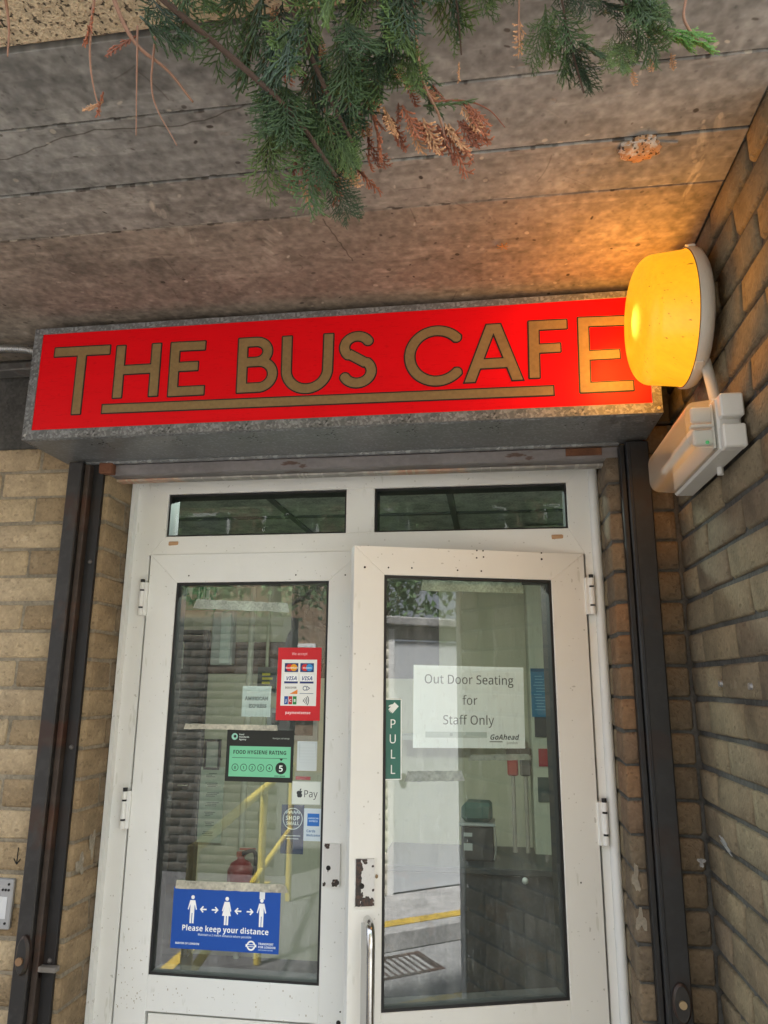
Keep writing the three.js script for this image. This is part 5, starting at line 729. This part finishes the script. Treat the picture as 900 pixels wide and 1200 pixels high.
  // --- left branch, the largest
  {
    const b = thing('conifer_branch', 'large dark green conifer branch with brown twigs, hanging left of centre', 'conifer branch', [-0.06, 2.66, 1.17]), r = rng(401);
    twig(b, [[-0.33, 2.66, 1.2], [-0.2, 2.47, 1.18], [-0.1, 2.38, 1.15], [-0.02, 2.30, 1.13], [0.03, 2.22, 1.12]], 0.0055); twig(b, [[-0.12, 2.66, 1.18], [-0.03, 2.45, 1.16], [0.02, 2.32, 1.14], [0.05, 2.26, 1.12]], 0.005); twig(b, [[0.08, 2.68, 1.2], [0.09, 2.5, 1.18], [0.1, 2.38, 1.16]], 0.0045);
    twig(b, [[-0.285, 2.56, 1.14], [-0.24, 2.45, 1.12], [-0.19, 2.40, 1.115], [-0.157, 2.355, 1.11]], 0.0035, deadWood); twig(b, [[-0.11, 2.54, 1.1], [-0.085, 2.44, 1.1], [-0.045, 2.36, 1.1]], 0.0028, deadWood); twig(b, [[-0.07, 2.37, 1.1], [-0.035, 2.32, 1.1], [0.015, 2.26, 1.1]], 0.003, deadWood);
    twig(b, [[-0.3, 2.58, 1.12], [-0.297, 2.44, 1.12], [-0.285, 2.38, 1.12], [-0.272, 2.345, 1.12]], 0.0022, deadWood); twig(b, [[-0.235, 2.47, 1.12], [-0.228, 2.38, 1.12], [-0.222, 2.305, 1.12]], 0.0015, deadWood); twig(b, [[-0.21, 2.45, 1.12], [-0.205, 2.36, 1.12], [-0.168, 2.285, 1.12]], 0.0016, deadWood); twig(b, [[-0.45, 2.58, 1.1], [-0.435, 2.52, 1.1], [-0.43, 2.47, 1.1]], 0.0025, deadWood);
    hang(b, 13, -0.15, 0.16, 2.56, 2.64, 1.12, 1.24, r, 1.15); hang(b, 15, -0.115, 0.13, 2.48, 2.57, 1.12, 1.22, r, 1.1); hang(b, 11, -0.085, 0.125, 2.41, 2.49, 1.1, 1.2, r, 1.0); hang(b, 9, -0.07, 0.10, 2.37, 2.43, 1.1, 1.17, r, 0.95);
    hang(b, 6, -0.07, -0.03, 2.31, 2.375, 1.1, 1.14, r, 0.8, 0.1); hang(b, 10, -0.02, 0.045, 2.295, 2.375, 1.08, 1.14, r, 0.85, 0.25); hang(b, 3, 0.015, 0.035, 2.245, 2.27, 1.1, 1.13, r, 0.62, 0.3); hang(b, 4, 0.07, 0.12, 2.33, 2.40, 1.1, 1.15, r, 0.75, 0.4); hang(b, 4, -0.2, -0.15, 2.49, 2.54, 1.13, 1.2, r, 0.8, 0.5);
    put(b, 'spray', sprays[0], green[0], V(-0.215, 2.45, 1.15), V(0.75, -0.85, 0), r, 0.95); put(b, 'spray', sprays[3], green[3], V(-0.2, 2.47, 1.16), V(0.5, -0.85, 0), r, 0.8);
    lobe(b, [[-0.06, 2.52, 1.1], [0.0, 2.40, 1.09], [0.06, 2.34, 1.09], [0.09, 2.30, 1.1]], 14, 0.04, r, 0.75, deadG, 0.9, deads, 'dead_spray'); lobe(b, [[-0.03, 2.26, 1.1], [0.03, 2.245, 1.1]], 5, 0.02, r, 0.8, deadG, 0.9, deads, 'dead_spray');
    hang(b, 14, -0.04, 0.12, 2.33, 2.48, 1.07, 1.1, r, 0.7, 0.1, deadG, deads, 'dead_spray'); hang(b, 11, -0.05, 0.07, 2.25, 2.34, 1.06, 1.09, r, 0.8, 0.2, deadG, deads, 'dead_spray');
    put(b, 'dead_spray', deadG[1], deads[0], V(-0.272, 2.375, 1.12), V(-0.1, -1, 0), r, 0.8); put(b, 'dead_spray', deadG[0], deads[2], V(-0.27, 2.36, 1.12), V(-0.9, -0.35, 0), r, 0.7); put(b, 'dead_spray', deadG[3], deads[0], V(-0.3, 2.51, 1.12), V(0.05, -1, 0), r, 1.1); put(b, 'dead_spray', deadG[2], deads[1], V(-0.235, 2.455, 1.12), V(-0.5, -0.3, 0), r, 0.9); put(b, 'dead_spray', deadG[2], deads[2], V(-0.01, 2.45, 1.08), V(0, -1, 0), r, 1.1); put(b, 'dead_spray', deadG[0], deads[0], V(-0.18, 2.5, 1.12), V(0.2, -1, 0), r, 0.9);
  }
  // --- middle branch with rust coloured tips
  {
    const b = thing('conifer_branch', 'thin conifer branch with rust red dead tips, hanging at the centre', 'conifer branch', [0.16, 2.62, 1.15]), r = rng(402);
    twig(b, [[0.1, 2.64, 1.17], [0.12, 2.45, 1.15], [0.13, 2.33, 1.13], [0.15, 2.285, 1.12], [0.155, 2.25, 1.12]], 0.0035, deadWood); twig(b, [[0.17, 2.66, 1.17], [0.165, 2.5, 1.15], [0.172, 2.42, 1.13], [0.175, 2.37, 1.12]], 0.0022); twig(b, [[0.25, 2.64, 1.15], [0.245, 2.48, 1.14], [0.24, 2.37, 1.13]], 0.002, deadWood); twig(b, [[0.14, 2.31, 1.12], [0.18, 2.305, 1.12], [0.205, 2.29, 1.12], [0.222, 2.265, 1.12]], 0.0013, deads[1]);
    hang(b, 8, 0.11, 0.18, 2.46, 2.55, 1.13, 1.2, r, 0.9); hang(b, 9, 0.16, 0.29, 2.46, 2.53, 1.12, 1.18, r, 0.75); hang(b, 6, 0.16, 0.27, 2.40, 2.45, 1.22, 1.27, r, 0.6); lobe(b, [[0.17, 2.6, 1.15], [0.165, 2.48, 1.14], [0.172, 2.41, 1.12]], 7, 0.008, r, 0.7, slim);
    lobe(b, [[0.08, 2.31, 1.12], [0.12, 2.29, 1.12], [0.16, 2.28, 1.12], [0.185, 2.30, 1.12]], 24, 0.018, r, 1.1, deadG, 1.6, deads, 'dead_spray'); lobe(b, [[0.10, 2.36, 1.12], [0.14, 2.335, 1.12]], 5, 0.015, r, 0.7, deadG, 0.8, deads, 'dead_spray'); put(b, 'dead_spray', deadG[1], deads[2], V(0.172, 2.36, 1.12), V(0, -1, 0), r, 0.6); put(b, 'dead_spray', deadG[3], deads[2], V(0.242, 2.40, 1.13), V(0, -1, 0), r, 0.8); put(b, 'spray', slim[1], green[1], V(0.13, 2.305, 1.12), V(1, -0.1, 0), r, 0.9);
  }
  // --- right branch with a bright green tip
  {
    const b = thing('conifer_branch', 'right hand conifer branch ending in a bright green fresh tip', 'conifer branch', [0.35, 2.58, 1.14]), r = rng(403);
    twig(b, [[0.22, 2.66, 1.15], [0.28, 2.47, 1.14], [0.30, 2.36, 1.12], [0.31, 2.30, 1.12]], 0.0025); twig(b, [[0.26, 2.62, 1.15], [0.33, 2.47, 1.14], [0.37, 2.40, 1.12], [0.405, 2.36, 1.12]], 0.0028);
    hang(b, 9, 0.255, 0.31, 2.40, 2.52, 1.11, 1.17, r, 0.72, 0.1); hang(b, 4, 0.29, 0.31, 2.34, 2.37, 1.11, 1.13, r, 0.55, 0.15); hang(b, 9, 0.31, 0.38, 2.42, 2.5, 1.11, 1.17, r, 0.75, 0.45); hang(b, 7, 0.35, 0.40, 2.38, 2.42, 1.11, 1.15, r, 0.6, 0.5); hang(b, 3, 0.34, 0.36, 2.35, 2.38, 1.11, 1.13, r, 0.5, 0.1);
    for (const [x, y, dx, sc] of [[0.4, 2.37, 0.95, 0.62], [0.39, 2.38, 0.6, 0.55], [0.405, 2.375, 1.3, 0.5]]) put(b, 'fresh_spray', sprays[1], fresh, V(x, y, 1.12), V(dx, -0.55, 0.05), r, sc);
    for (const [x, y] of [[0.365, 2.33], [0.385, 2.345], [0.408, 2.345]]) put(b, 'dead_spray', deadG[0], deads[2], V(x, y, 1.115), V(0.05, -1, 0), r, 0.55);
  }
  { const o = sheetThing('fallen_twig', 'short curved pale twig lying against the soffit at the upper right', 'twig', tube([[0.428, 2.41, 1.12], [0.424, 2.385, 1.12], [0.432, 2.36, 1.12], [0.437, 2.35, 1.12]], 0.0016, 12, 6), deadWood, [0, 0, 0]); o.userData.label = 'short curved pale twig hanging at the upper right beyond the green tip'; }
}

renderer.render(scene, camera);
